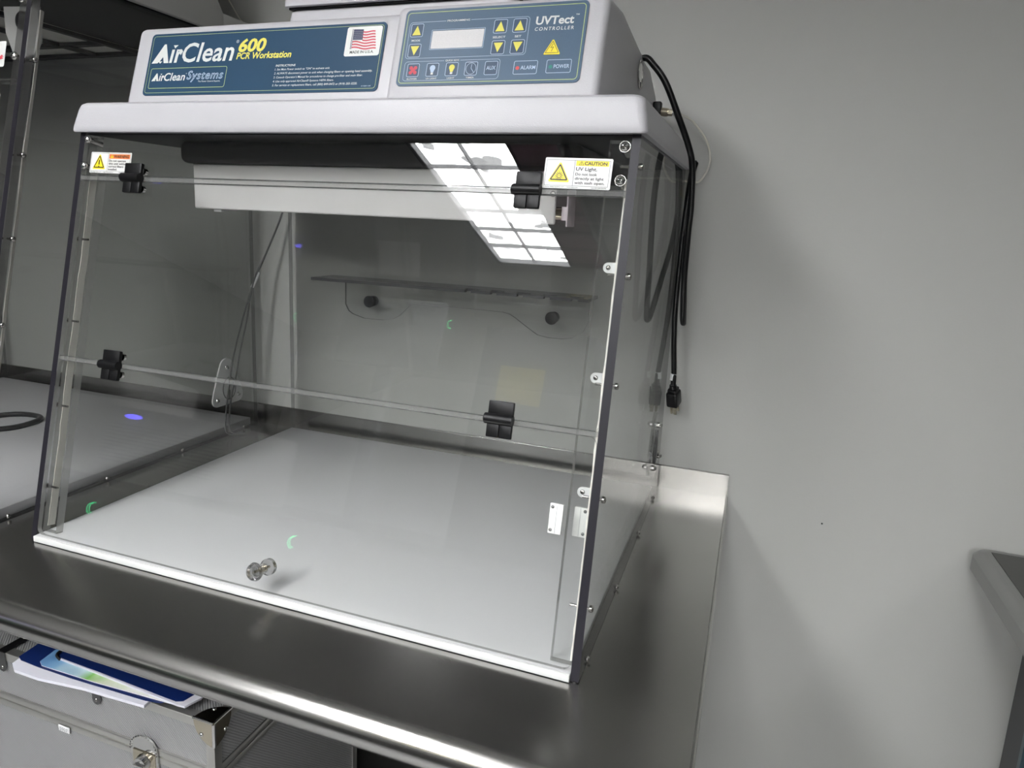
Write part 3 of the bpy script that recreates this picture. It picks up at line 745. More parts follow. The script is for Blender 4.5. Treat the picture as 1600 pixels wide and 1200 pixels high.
def key(x0, x1, y0, y1, fn=None, r=0.002):
    mb = MB(); mb.T = TR
    poly(mb, rrect(x0, x1, y0, y1, r), 0.0003, m_keydark if (x1 - x0) < 0.02 else m_slate)
    frame(mb, x0, x1, y0, y1, r, 0.00065, 0, 0.0004, m_pale)
    if fn: fn(mb, (x0 + x1) / 2, (y0 + y1) / 2)
    mb.build('key', kp)
def up_(mb, x, y): poly(mb, [(x - 0.0058, y - 0.0062), (x + 0.0058, y - 0.0062), (x, y + 0.0062)], 0.0005, m_yel)
def dn_(mb, x, y): poly(mb, [(x - 0.0058, y + 0.0058), (x + 0.0058, y + 0.0058), (x, y - 0.0062)], 0.0005, m_yel)
for xa in (0.0100, 0.1190, 0.1430):
    key(xa, xa + 0.0168, 0.0622, 0.0793, up_); key(xa + 0.0005, xa + 0.0173, 0.0362, 0.0533, dn_)
def disc(mb, x, y, r, m, w=0.0005, n=18): poly(mb, [(x + r * math.cos(2 * math.pi * k / n), y + r * math.sin(2 * math.pi * k / n)) for k in range(n)], w, m)
def fan(mb, x, y):
    for a in (45, 135, 225, 315):
        dx, dy = math.cos(math.radians(a)), math.sin(math.radians(a)); disc(mb, x + dx * 0.0042, y + dy * 0.0042, 0.0024, m_red)
        poly(mb, [(x + dy * 0.0012, y - dx * 0.0012), (x + dx * 0.004 + dy * 0.0022, y + dy * 0.004 - dx * 0.0022), (x + dx * 0.004 - dy * 0.0022, y + dy * 0.004 + dx * 0.0022), (x - dy * 0.0012, y + dx * 0.0012)], 0.00052, m_red)
def bulb(m):
    def f(mb, x, y):
        disc(mb, x, y + 0.0022, 0.0037, m); poly(mb, [(x - 0.0030, y + 0.0002), (x + 0.0030, y + 0.0002), (x + 0.0016, y - 0.0035), (x - 0.0016, y - 0.0035)], 0.00052, m)
        poly(mb, [(x - 0.0016, y - 0.0037), (x + 0.0016, y - 0.0037), (x + 0.0016, y - 0.0062), (x - 0.0016, y - 0.0062)], 0.00052, m_txt)
    return f
def clock(mb, x, y):
    ribbon(mb, [(x + 0.0066 * math.cos(a), y + 0.0072 * math.sin(a)) for a in [k * math.pi / 14 for k in range(28)]], [(x + 0.0061 * math.cos(a), y + 0.0067 * math.sin(a)) for a in [k * math.pi / 14 for k in range(28)]], 0.0005, m_pale)
    line(mb, [(x + 0.0005, y + 0.0055), (x, y + 0.0005), (x + 0.0040, y - 0.0048)], 0.0006, 0.0005, m_pale)
def aux(mb, x, y): text(mb, 'AUX', x - 0.0058, x + 0.0058, y - 0.0022, y + 0.0026, m_pale, 0.0005, 0.01)
for x0, f in ((0.0130, fan), (0.0390, bulb(m_pale)), (0.0645, bulb(m_yel)), (0.0895, clock), (0.1148, aux)): key(x0, x0 + 0.0163, 0.0110, 0.0280, f)
def alarm(mb, x, y):
    disc(mb, x - 0.0096, y - 0.0005, 0.0023, m_redled); text(mb, 'ALARM', x - 0.0058, x + 0.0122, y - 0.0024, y + 0.0022, m_pale, 0.0005, 0.012)
def power(mb, x, y):
    disc(mb, x - 0.0096, y - 0.0005, 0.0023, m_grnled); text(mb, 'POWER', x - 0.0058, x + 0.0126, y - 0.0024, y + 0.0022, m_pale, 0.0005, 0.012)
key(0.1510, 0.1800, 0.0107, 0.0272, alarm); key(0.1905, 0.2200, 0.0112, 0.0274, power)
mb = MB(); mb.T = TR; text(mb, 'PROGRAMMING', 0.0575, 0.0870, 0.0800, 0.0825, m_txt, 0.0004, 0.01); mb.build('lettering', kp)
mb = MB(); mb.T = TR; text(mb, 'QUICK KEYS', 0.0628, 0.0805, 0.0296, 0.0317, m_txt, 0.0004, 0.01); mb.build('lettering', kp)
mb = MB(); mb.T = TR; text(mb, 'MODE', 0.0130, 0.0245, 0.0566, 0.0589, m_txt, 0.0004, 0.012); mb.build('lettering', kp)
mb = MB(); mb.T = TR; text(mb, 'SELECT', 0.1195, 0.1355, 0.0562, 0.0587, m_txt, 0.0004, 0.012); mb.build('lettering', kp)
mb = MB(); mb.T = TR; text(mb, 'SET', 0.1470, 0.1550, 0.0562, 0.0587, m_txt, 0.0004, 0.012); mb.build('lettering', kp)
mb = MB(); mb.T = TR; text(mb, 'BLOWER', 0.0145, 0.0280, 0.0075, 0.0094, m_txt, 0.0004, 0.01); mb.build('lettering', kp)
mb = MB(); mb.T = TR; text(mb, 'UV LIGHT', 0.0403, 0.0545, 0.0075, 0.0094, m_txt, 0.0004, 0.01); mb.build('lettering', kp)
mb = MB(); mb.T = TR; text(mb, 'LIGHT', 0.0680, 0.0778, 0.0075, 0.0094, m_txt, 0.0004, 0.01); mb.build('lettering', kp)
mb = MB(); mb.T = TR; text(mb, 'TIMER', 0.0925, 0.1030, 0.0075, 0.0094, m_txt, 0.0004, 0.01); mb.build('lettering', kp)
mb = MB(); mb.T = TR; text(mb, 'UVTect', 0.1705, 0.2160, 0.0702, 0.0805, m_txt, 0.0004, 0.028, 0.05); mb.build('lettering', kp)
mb = MB(); mb.T = TR; text(mb, '\u2122', 0.2175, 0.2215, 0.0785, 0.0815, m_txt, 0.0004); mb.build('lettering', kp)
mb = MB(); mb.T = TR; text(mb, 'CONTROLLER', 0.1705, 0.2170, 0.0630, 0.0672, m_txt, 0.0004, 0.015, 0.1, 1.35); mb.build('lettering', kp)

def warn_tri(mb, x, y, s, w, inner, m_in=None):
    """rounded yellow triangle with dark inner line; s = half base, y = base"""
    h = s * 1.82
    poly(mb, [(x - s, y + 0.06 * h), (x - s * 0.93, y), (x + s * 0.93, y), (x + s, y + 0.06 * h), (x + s * 0.08, y + h), (x - s * 0.08, y + h)], w, m_stickyel)
    a = [(x - s * 0.80, y + 0.12 * h), (x + s * 0.80, y + 0.12 * h), (x, y + h * 0.90)]
    line(mb, a + [a[0]], s * inner, w + 0.0001, m_blk)
mb = MB(); mb.T = TR
warn_tri(mb, 0.1948, 0.0335, 0.0098, 0.0004, 0.06)
line(mb, [(0.1955, 0.0465), (0.1928, 0.0415), (0.1962, 0.0425), (0.1940, 0.0372)], 0.0006, 0.0006, m_blk)
mb.build('hazard_mark', kp)

# stickers on the fixed front panel
T1 = FT @ Matrix.Translation((0.0262, 0.5372, 0.0006)) @ Matrix.Rotation(math.radians(-0.5), 4, 'Z')
mb = MB(); mb.T = T1; mb.prism(rrect(0, 0.0755, 0, 0.0300, 0.0015), -0.0004, 0, m_sticker, 'w'); st = mb.build('warning_sticker', ws)
mb = MB(); mb.T = T1
frame(mb, 0.0015, 0.0740, 0.0028, 0.0288, 0.0004, 0.0003, 0, 0.0002, m_blk)
line(mb, [(0.0330, 0.003), (0.0330, 0.0288)], 0.0003, 0.0002, m_blk)
warn_tri(mb, 0.0170, 0.0055, 0.0115, 0.0002, 0.13)
line(mb, [(0.0170, 0.0190), (0.0170, 0.0118)], 0.0020, 0.0004, m_blk); line(mb, [(0.0170, 0.0102), (0.0170, 0.0088)], 0.0020, 0.0004, m_blk)
poly(mb, [(0.0345, 0.0210), (0.0730, 0.0210), (0.0730, 0.0275), (0.0345, 0.0275)], 0.0002, m_orange)
poly(mb, [(0.0370, 0.0222), (0.0425, 0.0222), (0.0398, 0.0268)], 0.0003, m_stickyel); line(mb, [(0.0398, 0.0255), (0.0398, 0.0230)], 0.0006, 0.0004, m_blk)
text(mb, 'WARNING', 0.0435, 0.0715, 0.0222, 0.0264, m_blk, 0.0003, 0.03, 0.15)
for k, (s_, x1_) in enumerate((('Do not operate', 0.0665), ('this unit without', 0.0715), ('correct filters', 0.0630), ('installed.', 0.0520))):
    text(mb, s_, 0.0350, x1_, 0.0166 - k * 0.0041, 0.0195 - k * 0.0041, m_blk, 0.0003, 0.02)
text(mb, 'Clarion Safety Systems, LLC', 0.0020, 0.0220, 0.0008, 0.0020, m_blk, 0.0003, 0.01); text(mb, 'Design 1993 clarionsafety.com', 0.0270, 0.0450, 0.0008, 0.0020, m_blk, 0.0003, 0.01); text(mb, 'C5002-01WHPK', 0.0560, 0.0735, 0.0008, 0.0020, m_blk, 0.0003, 0.01)
mb.build('sticker_print', st)
T2 = FT @ Matrix.Translation((0.7090, 0.5342, 0.0006)) @ Matrix.Rotation(math.radians(-0.8), 4, 'Z')
mb = MB(); mb.T = T2; mb.prism(rrect(0, 0.0770, 0, 0.0345, 0.0015), -0.0004, 0, m_sticker, 'w'); st = mb.build('caution_sticker', ws)
mb = MB(); mb.T = T2
frame(mb, 0.0020, 0.0745, 0.0030, 0.0320, 0.0004, 0.0003, 0, 0.0002, m_blk)
line(mb, [(0.0345, 0.003), (0.0345, 0.0320)], 0.0004, 0.0002, m_blk)
warn_tri(mb, 0.0180, 0.0070, 0.0120, 0.0002, 0.12)
disc(mb, 0.0180, 0.0140, 0.0028, m_blk, 0.0004); disc(mb, 0.0180, 0.0140, 0.0021, m_stickyel, 0.0005)
text(mb, 'UV', 0.0168, 0.0192, 0.0132, 0.0149, m_blk, 0.0006, 0.01)
for k in range(12):
    a = k * math.pi / 6; line(mb, [(0.0180 + 0.0030 * math.cos(a), 0.0140 + 0.0030 * math.sin(a)), (0.0180 + 0.0046 * math.cos(a), 0.0140 + 0.0046 * math.sin(a))], 0.0006, 0.0004, m_blk)
poly(mb, [(0.0360, 0.0258), (0.0730, 0.0258), (0.0730, 0.0315), (0.0360, 0.0315)], 0.0002, m_stickyel)
line(mb, [(0.0392, 0.0268), (0.0448, 0.0268), (0.0420, 0.0308), (0.0392, 0.0268)], 0.0004, 0.0003, m_blk); line(mb, [(0.0420, 0.0296), (0.0420, 0.0274)], 0.0005, 0.0003, m_blk)
text(mb, 'CAUTION', 0.0455, 0.0710, 0.0268, 0.0306, m_blk, 0.0003, 0.03)
text(mb, 'UV Light.', 0.0365, 0.0605, 0.0204, 0.0242, m_blk, 0.0003, 0.015)
for k, (s_, x1_) in enumerate((('Do not look', 0.0610), ('directly at light', 0.0690), ('with sash open.', 0.0705))):
    text(mb, s_, 0.0365, x1_, 0.0150 - k * 0.0048, 0.0180 - k * 0.0048, m_blk, 0.0003, 0.015)
text(mb, 'Clarion Safety Systems, LLC', 0.0025, 0.0250, 0.0010, 0.0022, m_blk, 0.0003, 0.01); text(mb, 'clarionsafety.com', 0.0280, 0.0410, 0.0010, 0.0022, m_blk, 0.0003, 0.01); text(mb, 'C6159-04WHPK', 0.0560, 0.0735, 0.0010, 0.0022, m_blk, 0.0003, 0.01)
mb.build('sticker_print', st)

# shelf on the rear panel
shf = MB()
zt = 0.3555
notch = [(0.119, 0.595), (0.119, 0.519)]
for k in range(5):
    c = 0.455 + k * 0.050
    notch += [(c - 0.006, 0.519), (c - 0.006, 0.530), (c - 0.012, 0.533), (c - 0.012, 0.546), (c + 0.012, 0.546), (c + 0.012, 0.533), (c + 0.006, 0.530), (c + 0.006, 0.519)]
notch += [(0.680, 0.519), (0.680, 0.595)]
shf.prism(notch, zt - 0.0055, zt, m_clear, 'z', edge=m_edge_mid)
so = shf.build('tool_shelf', ws)
mb = MB(); mb.prism([(0.1505, 0.3495), (0.1505, 0.297), (0.158, 0.284), (0.1673, 0.2782), (0.1947, 0.2712), (0.2397, 0.2712), (0.262, 0.2755), (0.2762, 0.2837), (0.2975, 0.304), (0.310, 0.3090), (0.333, 0.3105),
                     (0.4093, 0.3105), (0.4962, 0.3100), (0.5120, 0.3070), (0.5225, 0.3015), (0.5492, 0.2842), (0.569, 0.2725), (0.590, 0.2693), (0.6200, 0.2693), (0.6375, 0.2731), (0.6560, 0.285), (0.6647, 0.3033), (0.6647, 0.3495)][::-1],
         0.5930, 0.5977, m_clear, 'y', edge=m_seam); mb.build('shelf_bracket', so)
for x in (0.2078, 0.5955):
    mb = MB(); mb.cyl((x, 0.5928, 0.3068), (x, 0.5905, 0.3068), 0.0120, m_rubber, 28); mb.dome((x, 0.5905, 0.3068), (0, -1, 0), 0.0120, 0.0012, m_rubber, 28)
    mb.cyl((x, 0.6042, 0.3068), (x, 0.612, 0.3068), 0.0105, m_rubber, 24); mb.build('shelf_knob', so)

# power cord: leaves the head's rear, hangs in a loop, plug at the end
cord = MB()
path = [(0.735, 0.43, 0.712), (0.7600, 0.425, 0.7235), (0.775, 0.42, 0.712), (0.7945, 0.42, 0.687), (0.8150, 0.43, 0.6425), (0.8306, 0.445, 0.6056), (0.8385, 0.456, 0.576), (0.8420, 0.459, 0.52), (0.8415, 0.460, 0.474), (0.8410, 0.468, 0.41), (0.8425, 0.487, 0.348), (0.8429, 0.505, 0.331), (0.8400, 0.527, 0.343), (0.8330, 0.562, 0.395), (0.8250, 0.600, 0.455), (0.8205, 0.612, 0.52), (0.8240, 0.613, 0.578),
        (0.8290, 0.611, 0.592), (0.8250, 0.609, 0.570), (0.8200, 0.608, 0.500), (0.8185, 0.604, 0.420), (0.8190, 0.594, 0.345), (0.8225, 0.588, 0.285), (0.8270, 0.588, 0.235), (0.8282, 0.587, 0.206)]
cord.tube(path, 0.0047, m_rubber, n=14, sub=8)
pc = cord.build('power_cord')
tag(pc, 'black power cord looping down beside the hood to a hanging three-prong plug', 'power cord')
mb = MB(); mb.cyl((0.8272, 0.5885, 0.2285), (0.8264, 0.5885, 0.2165), 0.0054, m_tag, 16)
mb.build('cord_tag', pc)
a = Vector((0.8282, 0.587, 0.206)); dvec = Vector((0.0050, 0.020, -0.054)).normalized()
Rp = dvec.to_track_quat('Z', 'Y').to_matrix().to_4x4(); Rp.translation = a
mb = MB(); mb.T = Rp
mb.cyl((0, 0, -0.002), (0, 0, 0.012), 0.0062, m_rubber, 16, 0.0085); mb.box(-0.0105, 0.0105, -0.0125, 0.0125, 0.010, 0.040, m_rubber, 0.004, 3); mb.box(-0.008, 0.008, -0.0095, 0.0095, 0.004, 0.013, m_rubber, 0.002)
pl = mb.build('plug', pc)
for dx, dy, L in ((-0.0035, -0.0065, 0.016), (-0.0035, 0.0065, 0.016), (0.0055, 0.0, 0.019)):
    mb = MB(); mb.T = Rp
    if dy: mb.box(dx - 0.003, dx + 0.003, dy - 0.0008, dy + 0.0008, 0.040, 0.040 + L, m_brass, 0.0003, 1)
    else: mb.cyl((dx, dy, 0.040), (dx, dy, 0.040 + L), 0.0024, m_brass, 12)
    mb.build('prong', pl)

# ------------------------------------------------------------------ neighbour hood on the left
NX1 = -0.0921; NW = 0.8137; NX0 = NX1 - NW; NY0 = -0.030; NH = 0.815; ND = 0.640
nb = thing('clear_hood_workstation', 'taller clear acrylic hood cut off by the left edge of the photo', 'workstation', ((NX0 + NX1) / 2, 0.3, 0))
MB().box(NX0 + 0.0097, NX1 - 0.0097, NY0 + 0.0015, 0.598, 0.0008, 0.0170, m_deck, 0.0015).build('deck', nb)
m_clear = acrylic('shaded_clear_acrylic', (0.90, 0.90, 0.90))  # grey tint stands in for shade inside the taller hood
NL, NR, NT = clear_box(nb, NX0, NW, ND, NH, NY0, 0.017, (-0.0230, -0.0275, 0.0012))
side_screws(nb, NR, NT, NX1, 1, (0.705, 0.563, 0.438, 0.310, 0.182, 0.07))
base_screws(nb, NX1, 1, (0.0334, 0.2102, 0.3837, 0.5635), 0.0055)
def nsash(name, v0, v1):
    mb = MB(); mb.T = NT
    mb.prism(rrect(NX0 + 0.0101, NX1 - 0.0101, v0, v1, 0.004), -0.006, 0, m_clear, 'w', edge=m_edge_light); return mb.build(name, nb)
nsash('fixed_front_panel', 0.672, 0.829); nsash('middle_sash', 0.340, 0.666); nsash('bottom_sash', 0.014, 0.334)
for u, v in ((NX1 - 0.02, 0.705), (NX1 - 0.02, 0.79)):
    mb = MB(); mb.T = NT; mb.cyl((u, v, -0.026), (u, v, 0.001), 0.004, m_screw, 14); mb.screw((u, v, 0.001), (0, 0, 1), 0.0062, 0.0045, m_chrome); mb.build('corner_bolt', nb)
port_cover(nb, NX1, 0.512, 0.110, m_frost, 0.0005)
# head: grey side fascia, black recess, pleated filter behind bars
mb = MB()
mb.prism([(0.110, 0.815), (0.530, 0.815), (0.530, 0.850), (0.515, 0.872), (0.500, 1.02), (0.17, 1.02), (0.125, 0.86)], NX0 - 0.012, NX1 + 0.012, m_shell_grey, 'x', bevel=0.004, seg=2)
mb.prism([(0.525, 0.830), (0.615, 0.830), (0.615, 0.853), (0.525, 0.853)], NX0 - 0.010, NX1 + 0.012, m_shell_grey, 'x', bevel=0.003, seg=2)
mb.build('head', nb)
mb = MB(); mb.box(NX0 + 0.012, NX1 + 0.004, 0.155, 0.609, 0.8120, 0.8148, m_black_in); und = mb.build('head_underside', nb)
mb = MB()
b = bmesh.new(); xs = [NX0 + 0.04 + k * 0.004 for k in range(int((NX1 - 0.275 - NX0 - 0.04) / 0.004))]
for i in range(len(xs) - 1):
    z0 = 0.8085 + (0.002 if i % 2 else 0); z1 = 0.8085 + (0 if i % 2 else 0.002)
    b.faces.new([b.verts.new((xs[i], 0.24, z0)), b.verts.new((xs[i], 0.60, z0)), b.verts.new((xs[i + 1], 0.60, z1)), b.verts.new((xs[i + 1], 0.24, z1))])
mb.absorb(b, m_filter); mb.box(xs[0], xs[-1], 0.24, 0.60, 0.8112, 0.8119, m_filter)
flt = mb.build('pleated_filter', nb)
mb = MB()
for y in (0.50, 0.245, 0.588): mb.box(xs[0], xs[-1] + 0.01, y, y + 0.018, 0.801, 0.8078, m_black_in)
for x in (-0.50, -0.68, xs[-1] - 0.004, xs[0]): mb.box(x, x + 0.014, 0.24, 0.61, 0.801, 0.8078, m_black_in)
mb.build('filter_bars', nb)
# sticker and notice on the neighbour's front
mb = MB(); mb.T = NT; u1 = NX1 - 0.0405
mb.prism(rrect(u1 - 0.075, u1, 0.690, 0.728, 0.002), 0.0003, 0.0007, m_sticker, 'w')
poly(mb, [(u1 - 0.012, 0.700), (u1 - 0.002, 0.702), (u1 - 0.006, 0.7045), (u1 - 0.002, 0.704), (u1 - 0.006, 0.708), (u1 - 0.012, 0.704)], 0.0009, m_red)
mb.build('warning_sticker', nb)
mb = MB(); mb.T = NT; mb.prism(rrect(NX1 - 0.26, NX1 - 0.0400, 0.345, 0.650, 0.001), 0.0003, 0.0006, m_sticker, 'w'); mb.build('paper_notice', nb)
# pulley bracket behind its fixed panel
mb = MB(); mb.prism([(NX1 - 0.105, 0.702), (NX1 - 0.065, 0.702), (NX1 - 0.048, 0.725), (NX1 - 0.048, 0.775), (NX1 - 0.12, 0.778), (NX1 - 0.12, 0.74)], 0.185, 0.19, m_shell_grey, 'y')
mb.cyl((NX1 - 0.080, 0.184, 0.755), (NX1 - 0.080, 0.1825, 0.755), 0.014, m_black, 24); mb.build('inner_bracket', nb)

m_cordgrey = pbr('grey_cord_sheath', (0.09, 0.09, 0.09), 0.5)
# cords of the neighbour, hanging in the gap and entering its port
mb = MB(); mb.tube([(0.015, 0.618, 0.62), (0.000, 0.617, 0.54), (-0.0136, 0.607, 0.4735), (-0.040, 0.590, 0.395), (-0.0600, 0.570, 0.330), (-0.074, 0.548, 0.250), (-0.0830, 0.528, 0.175), (-0.0845, 0.520, 0.140), (-0.0850, 0.505, 0.075), (-0.0850, 0.500, 0.012), (-0.070, 0.53, 0.004)], 0.0018, m_cordgrey)
mb.tube([(0.018, 0.617, 0.62), (0.003, 0.616, 0.54), (-0.0125, 0.605, 0.4735), (-0.039, 0.588, 0.395), (-0.0585, 0.567, 0.330), (-0.067, 0.553, 0.250), (-0.0780, 0.540, 0.175), (-0.0830, 0.530, 0.120), (-0.0845, 0.515, 0.070), (-0.0830, 0.510, 0.012), (-0.060, 0.53, 0.004)], 0.0018, m_cordgrey)
mb.cyl((-0.052, 0.578, 0.350), (-0.062, 0.566, 0.318), 0.0034, m_tag, 10)
tag(mb.build('thin_cord'), 'pair of thin grey cords slanting down the wall between the two hoods', 'cord')
mb = MB(); mb.tube([(-0.60, 0.26, 0.0225), (-0.56, 0.34, 0.0225), (-0.525, 0.375, 0.0225), (-0.475, 0.378, 0.0225), (-0.452, 0.350, 0.0225), (-0.452, 0.300, 0.0225), (-0.50, 0.250, 0.0225), (-0.57, 0.215, 0.0225), (-0.62, 0.2, 0.0225)], 0.0055, m_rubber, closed=False)
tag(mb.build('black_cable'), 'loop of thick black cable lying on the deck of the left hood', 'cable')
mb = MB(); mb.tube([(-0.165, 0.628, 0.93), (-0.150, 0.628, 0.905), (-0.125, 0.628, 0.87), (-0.108, 0.628, 0.855)], 0.0014, m_tubewhite)
mb.tube([(-0.165, 0.628, 0.93), (-0.20, 0.628, 0.97), (-0.27, 0.628, 0.99)], 0.0014, m_tubewhite)
tag(mb.build('white_wire'), 'thin white wire on the wall above the left hood', 'wire')

# ------------------------------------------------------------------ aluminium case on the undershelf
CX0, CX1, CY0, CY1, CZ1, CZ0 = -0.46, 0.3225, -0.004, 0.36, -0.2000, -0.655
case = thing('aluminium_case', 'silver ribbed aluminium flight case with papers on its lid, under the bench', 'case', ((CX0 + CX1) / 2, (CY0 + CY1) / 2, CZ0))
mb = MB(); mb.box(CX0 + 0.002, CX1 - 0.002, CY0 + 0.002, CY1 - 0.002, -0.272, CZ1 - 0.0015, m_caselid); lid = mb.build('lid', case)
mb = MB(); mb.box(CX0 + 0.002, CX1 - 0.002, CY0 + 0.002, CY1 - 0.002, CZ0 + 0.003, -0.297, m_caselid); body = mb.build('body', case)
mb = MB()
for z in (-0.2783, -0.2903): mb.box(CX0, CX1, CY0, CY1, z - 0.0055, z + 0.0055, m_alu, 0.0012)
mb.box(CX0 + 0.001, CX1 - 0.001, CY0 + 0.003, CY1 - 0.003, -0.296, -0.272, m_steel_dark)
mb.build('closing_rail', case)
mb = MB(); e = 0.013
for y in (CY0, CY1):
    s_ = 1 if y == CY0 else -1
    mb.prism([(y - s_ * 0.0006, CZ1 + 0.0006), (y + s_ * e, CZ1 + 0.0006), (y + s_ * e, CZ1 - 0.002), (y + s_ * 0.002, CZ1 - 0.002), (y + s_ * 0.002, CZ1 - e), (y - s_ * 0.0006, CZ1 - e)], CX0, CX1, m_alu, 'x', bevel=0.0004, seg=1)
for x in (CX0, CX1):
    s_ = 1 if x == CX0 else -1
    mb.prism([(x - s_ * 0.0006, CZ1 + 0.0006), (x + s_ * e, CZ1 + 0.0006), (x + s_ * e, CZ1 - 0.002), (x + s_ * 0.002, CZ1 - 0.002), (x + s_ * 0.002, CZ1 - e), (x - s_ * 0.0006, CZ1 - e)], CY0, CY1, m_alu, 'y', bevel=0.0004, seg=1)
    for y in (CY0, CY1):
        t_ = 1 if y == CY0 else -1
        mb.box(min(x, x + s_ * e) - 0.0006, max(x, x + s_ * e) + 0.0006, min(y, y + t_ * 0.002) - 0.0006, max(y, y + t_ * 0.002), CZ0, CZ1, m_alu)
        mb.box(min(x, x + s_ * 0.002) - 0.0006, max(x, x + s_ * 0.002) + 0.0004, min(y, y + t_ * e), max(y, y + t_ * e), CZ0, CZ1, m_alu)
mb.build('edge_trim', case)
# corner protector
mb = MB(); r = 0.034
def quarter(n=8): return [(r * math.cos(math.pi / 2 * k / n), r * math.sin(math.pi / 2 * k / n)) for k in range(n + 1)]
q = quarter()
mb.prism([(CX1 + 0.0016, CZ1 + 0.0016)] + [(CX1 + 0.0016 - p[0], CZ1 + 0.0016 - p[1] * 1.1) for p in q], CY0 - 0.0022, CY0 - 0.0007, m_brass, 'y')
mb.prism([(CY0 - 0.0020, CZ1 + 0.0016)] + [(CY0 - 0.0020 + p[0], CZ1 + 0.0016 - p[1] * 1.1) for p in q], CX1 + 0.0007, CX1 + 0.0022, m_brass, 'x')
mb.prism([(CX1 + 0.0016, CY0 - 0.0016)] + [(CX1 + 0.0016 - p[0], CY0 - 0.0016 + p[1]) for p in q], CZ1 + 0.0008, CZ1 + 0.0022, m_brass, 'z')
mb.cyl((CX1 + 0.0012, CY0 - 0.0012, CZ1 - 0.034), (CX1 + 0.0012, CY0 - 0.0012, CZ1 + 0.0012), 0.0028, m_chrome, 12)
mb.cyl((CX1 - 0.034, CY0 - 0.0010, CZ1 + 0.0010), (CX1 + 0.0012, CY0 - 0.0012, CZ1 + 0.0012), 0.0020, m_chrome, 12)
mb.cyl((CX1 + 0.0010, CY0 - 0.0010, CZ1 + 0.0010), (CX1 + 0.0012, CY0 + 0.034, CZ1 + 0.0012), 0.0020, m_chrome, 12)
mb.dome((CX1 - 0.0195, CY0 - 0.0022, CZ1 - 0.021), (0, -1, 0), 0.0032, 0.0020, m_chrome); mb.dome((CX1 + 0.0022, CY0 + 0.02, CZ1 - 0.021), (1, 0, 0), 0.0032, 0.002, m_chrome); mb.dome((CX1 - 0.018, CY0 + 0.022, CZ1 + 0.0022), (0, 0, 1), 0.0032, 0.002, m_chrome)
mb.build('corner_protector', case)
# dark lid straps over the top edge
for x in (0.1120, -0.0800):
    mb = MB()
    pts = [(x - 0.0075, CZ1 + 0.001), (x + 0.0075, CZ1 + 0.001)] + [(x + 0.0075 * math.cos(a), CZ1 - 0.0245 - 0.0075 * math.sin(a)) for a in [k * math.pi / 8 for k in range(9)]]
    mb.prism(pts, CY0 - 0.0022, CY0 - 0.0008, m_steel_dark, 'y'); mb.dome((x, CY0 - 0.0022, CZ1 - 0.0245), (0, -1, 0), 0.0028, 0.0016, m_screw)
    mb.prism([(x - 0.0075, CY0 - 0.002), (x + 0.0075, CY0 - 0.002)] + [(x + 0.0075 * math.cos(a), CY0 + 0.040 + 0.0075 * math.sin(a)) for a in [k * math.pi / 8 for k in range(9)]], CZ1 + 0.0008, CZ1 + 0.0024, m_black, 'z')
    mb.dome((x, CY0 + 0.036, CZ1 + 0.0024), (0, 0, 1), 0.0028, 0.0014, m_screw)
    mb.build('lid_strap', case)
# latch
lx, lz = 0.1995, -0.2880
mb = MB()
half = [(lx + 0.0235 * math.cos(a), lz + 0.008 + 0.0235 * math.sin(a)) for a in [k * math.pi / 16 for k in range(17)]]
mb.prism(half + [(lx - 0.0235, lz - 0.022), (lx + 0.0235, lz - 0.022)], CY0 - 0.0035, CY0 - 0.0008, m_chrome, 'y')
for k in range(17):
    a = k * math.pi / 16; mb.cyl((lx + 0.0235 * math.cos(a), CY0 - 0.0040, lz + 0.008 + 0.0235 * math.sin(a)), (lx + 0.0255 * math.cos(a), CY0 - 0.0040, lz + 0.008 + 0.0255 * math.sin(a)), 0.0014, m_chrome, 8)
la = mb.build('latch', case)
mb = MB(); mb.box(lx - 0.020, lx + 0.020, CY0 - 0.0050, CY0 - 0.0036, lz - 0.022, lz + 0.008, m_brass, 0.0006, 1); mb.build('latch_plate', la)
mb = MB(); mb.cyl((lx, CY0 - 0.0050, lz - 0.008), (lx, CY0 - 0.013, lz - 0.008), 0.0125, m_chrome, 28, 0.0105); mb.cyl((lx, CY0 - 0.013, lz - 0.008), (lx, CY0 - 0.0138, lz - 0.008), 0.006, m_steel_dark, 20)
mb.box(lx - 0.009, lx + 0.009, CY0 - 0.016, CY0 - 0.0135, lz - 0.0095, lz - 0.0065, m_chrome, 0.0006, 1); mb.build('lock_button', la)
# white tie tag on the rail
mb = MB(); mb.box(0.030, 0.052, CY0 - 0.0025, CY0 - 0.0008, -0.3005, -0.2905, m_tag, 0.0006, 1)
text(mb, '5907', 0.033, 0.049, -0.2985, -0.2930, m_cabinet, 0.0, T=Matrix(((1, 0, 0, 0), (0, 0, -1, CY0 - 0.0027), (0, 1, 0, 0), (0, 0, 0, 1))))
mb.build('number_tag', case)

# papers on the case
def sheet(name, pts, z0, z1, m, label, cat, edge=None, extra=None):
    mb = MB(); mb.prism(pts, z0, z1, m, 'z', edge=edge)
    if extra: extra(mb)
    return tag(mb.build(name), label, cat)
zt = CZ1 + 0.0026
sheet('white_booklet', [(-0.0300, -0.0240), (-0.0130, -0.0330), (0.0350, -0.0330), (0.1100, -0.0240), (0.2170, -0.0185), (0.2060, 0.12), (-0.0600, 0.12)], zt, zt + 0.0045, m_paper, 'thick white booklet lowest in the pile, its edge overhanging the case', 'booklet')
sheet('blue_folder', [(-0.0350, -0.0100), (-0.0250, -0.0145), (0.0110, -0.0160), (0.0750, -0.0160), (0.2110, -0.0110), (0.2350, -0.0070), (0.2400, 0.0), (0.235, 0.16), (-0.055, 0.15)], zt + 0.0046, zt + 0.0056, m_blue_cover, 'dark blue card folder lying under the leaflet on the case', 'folder')
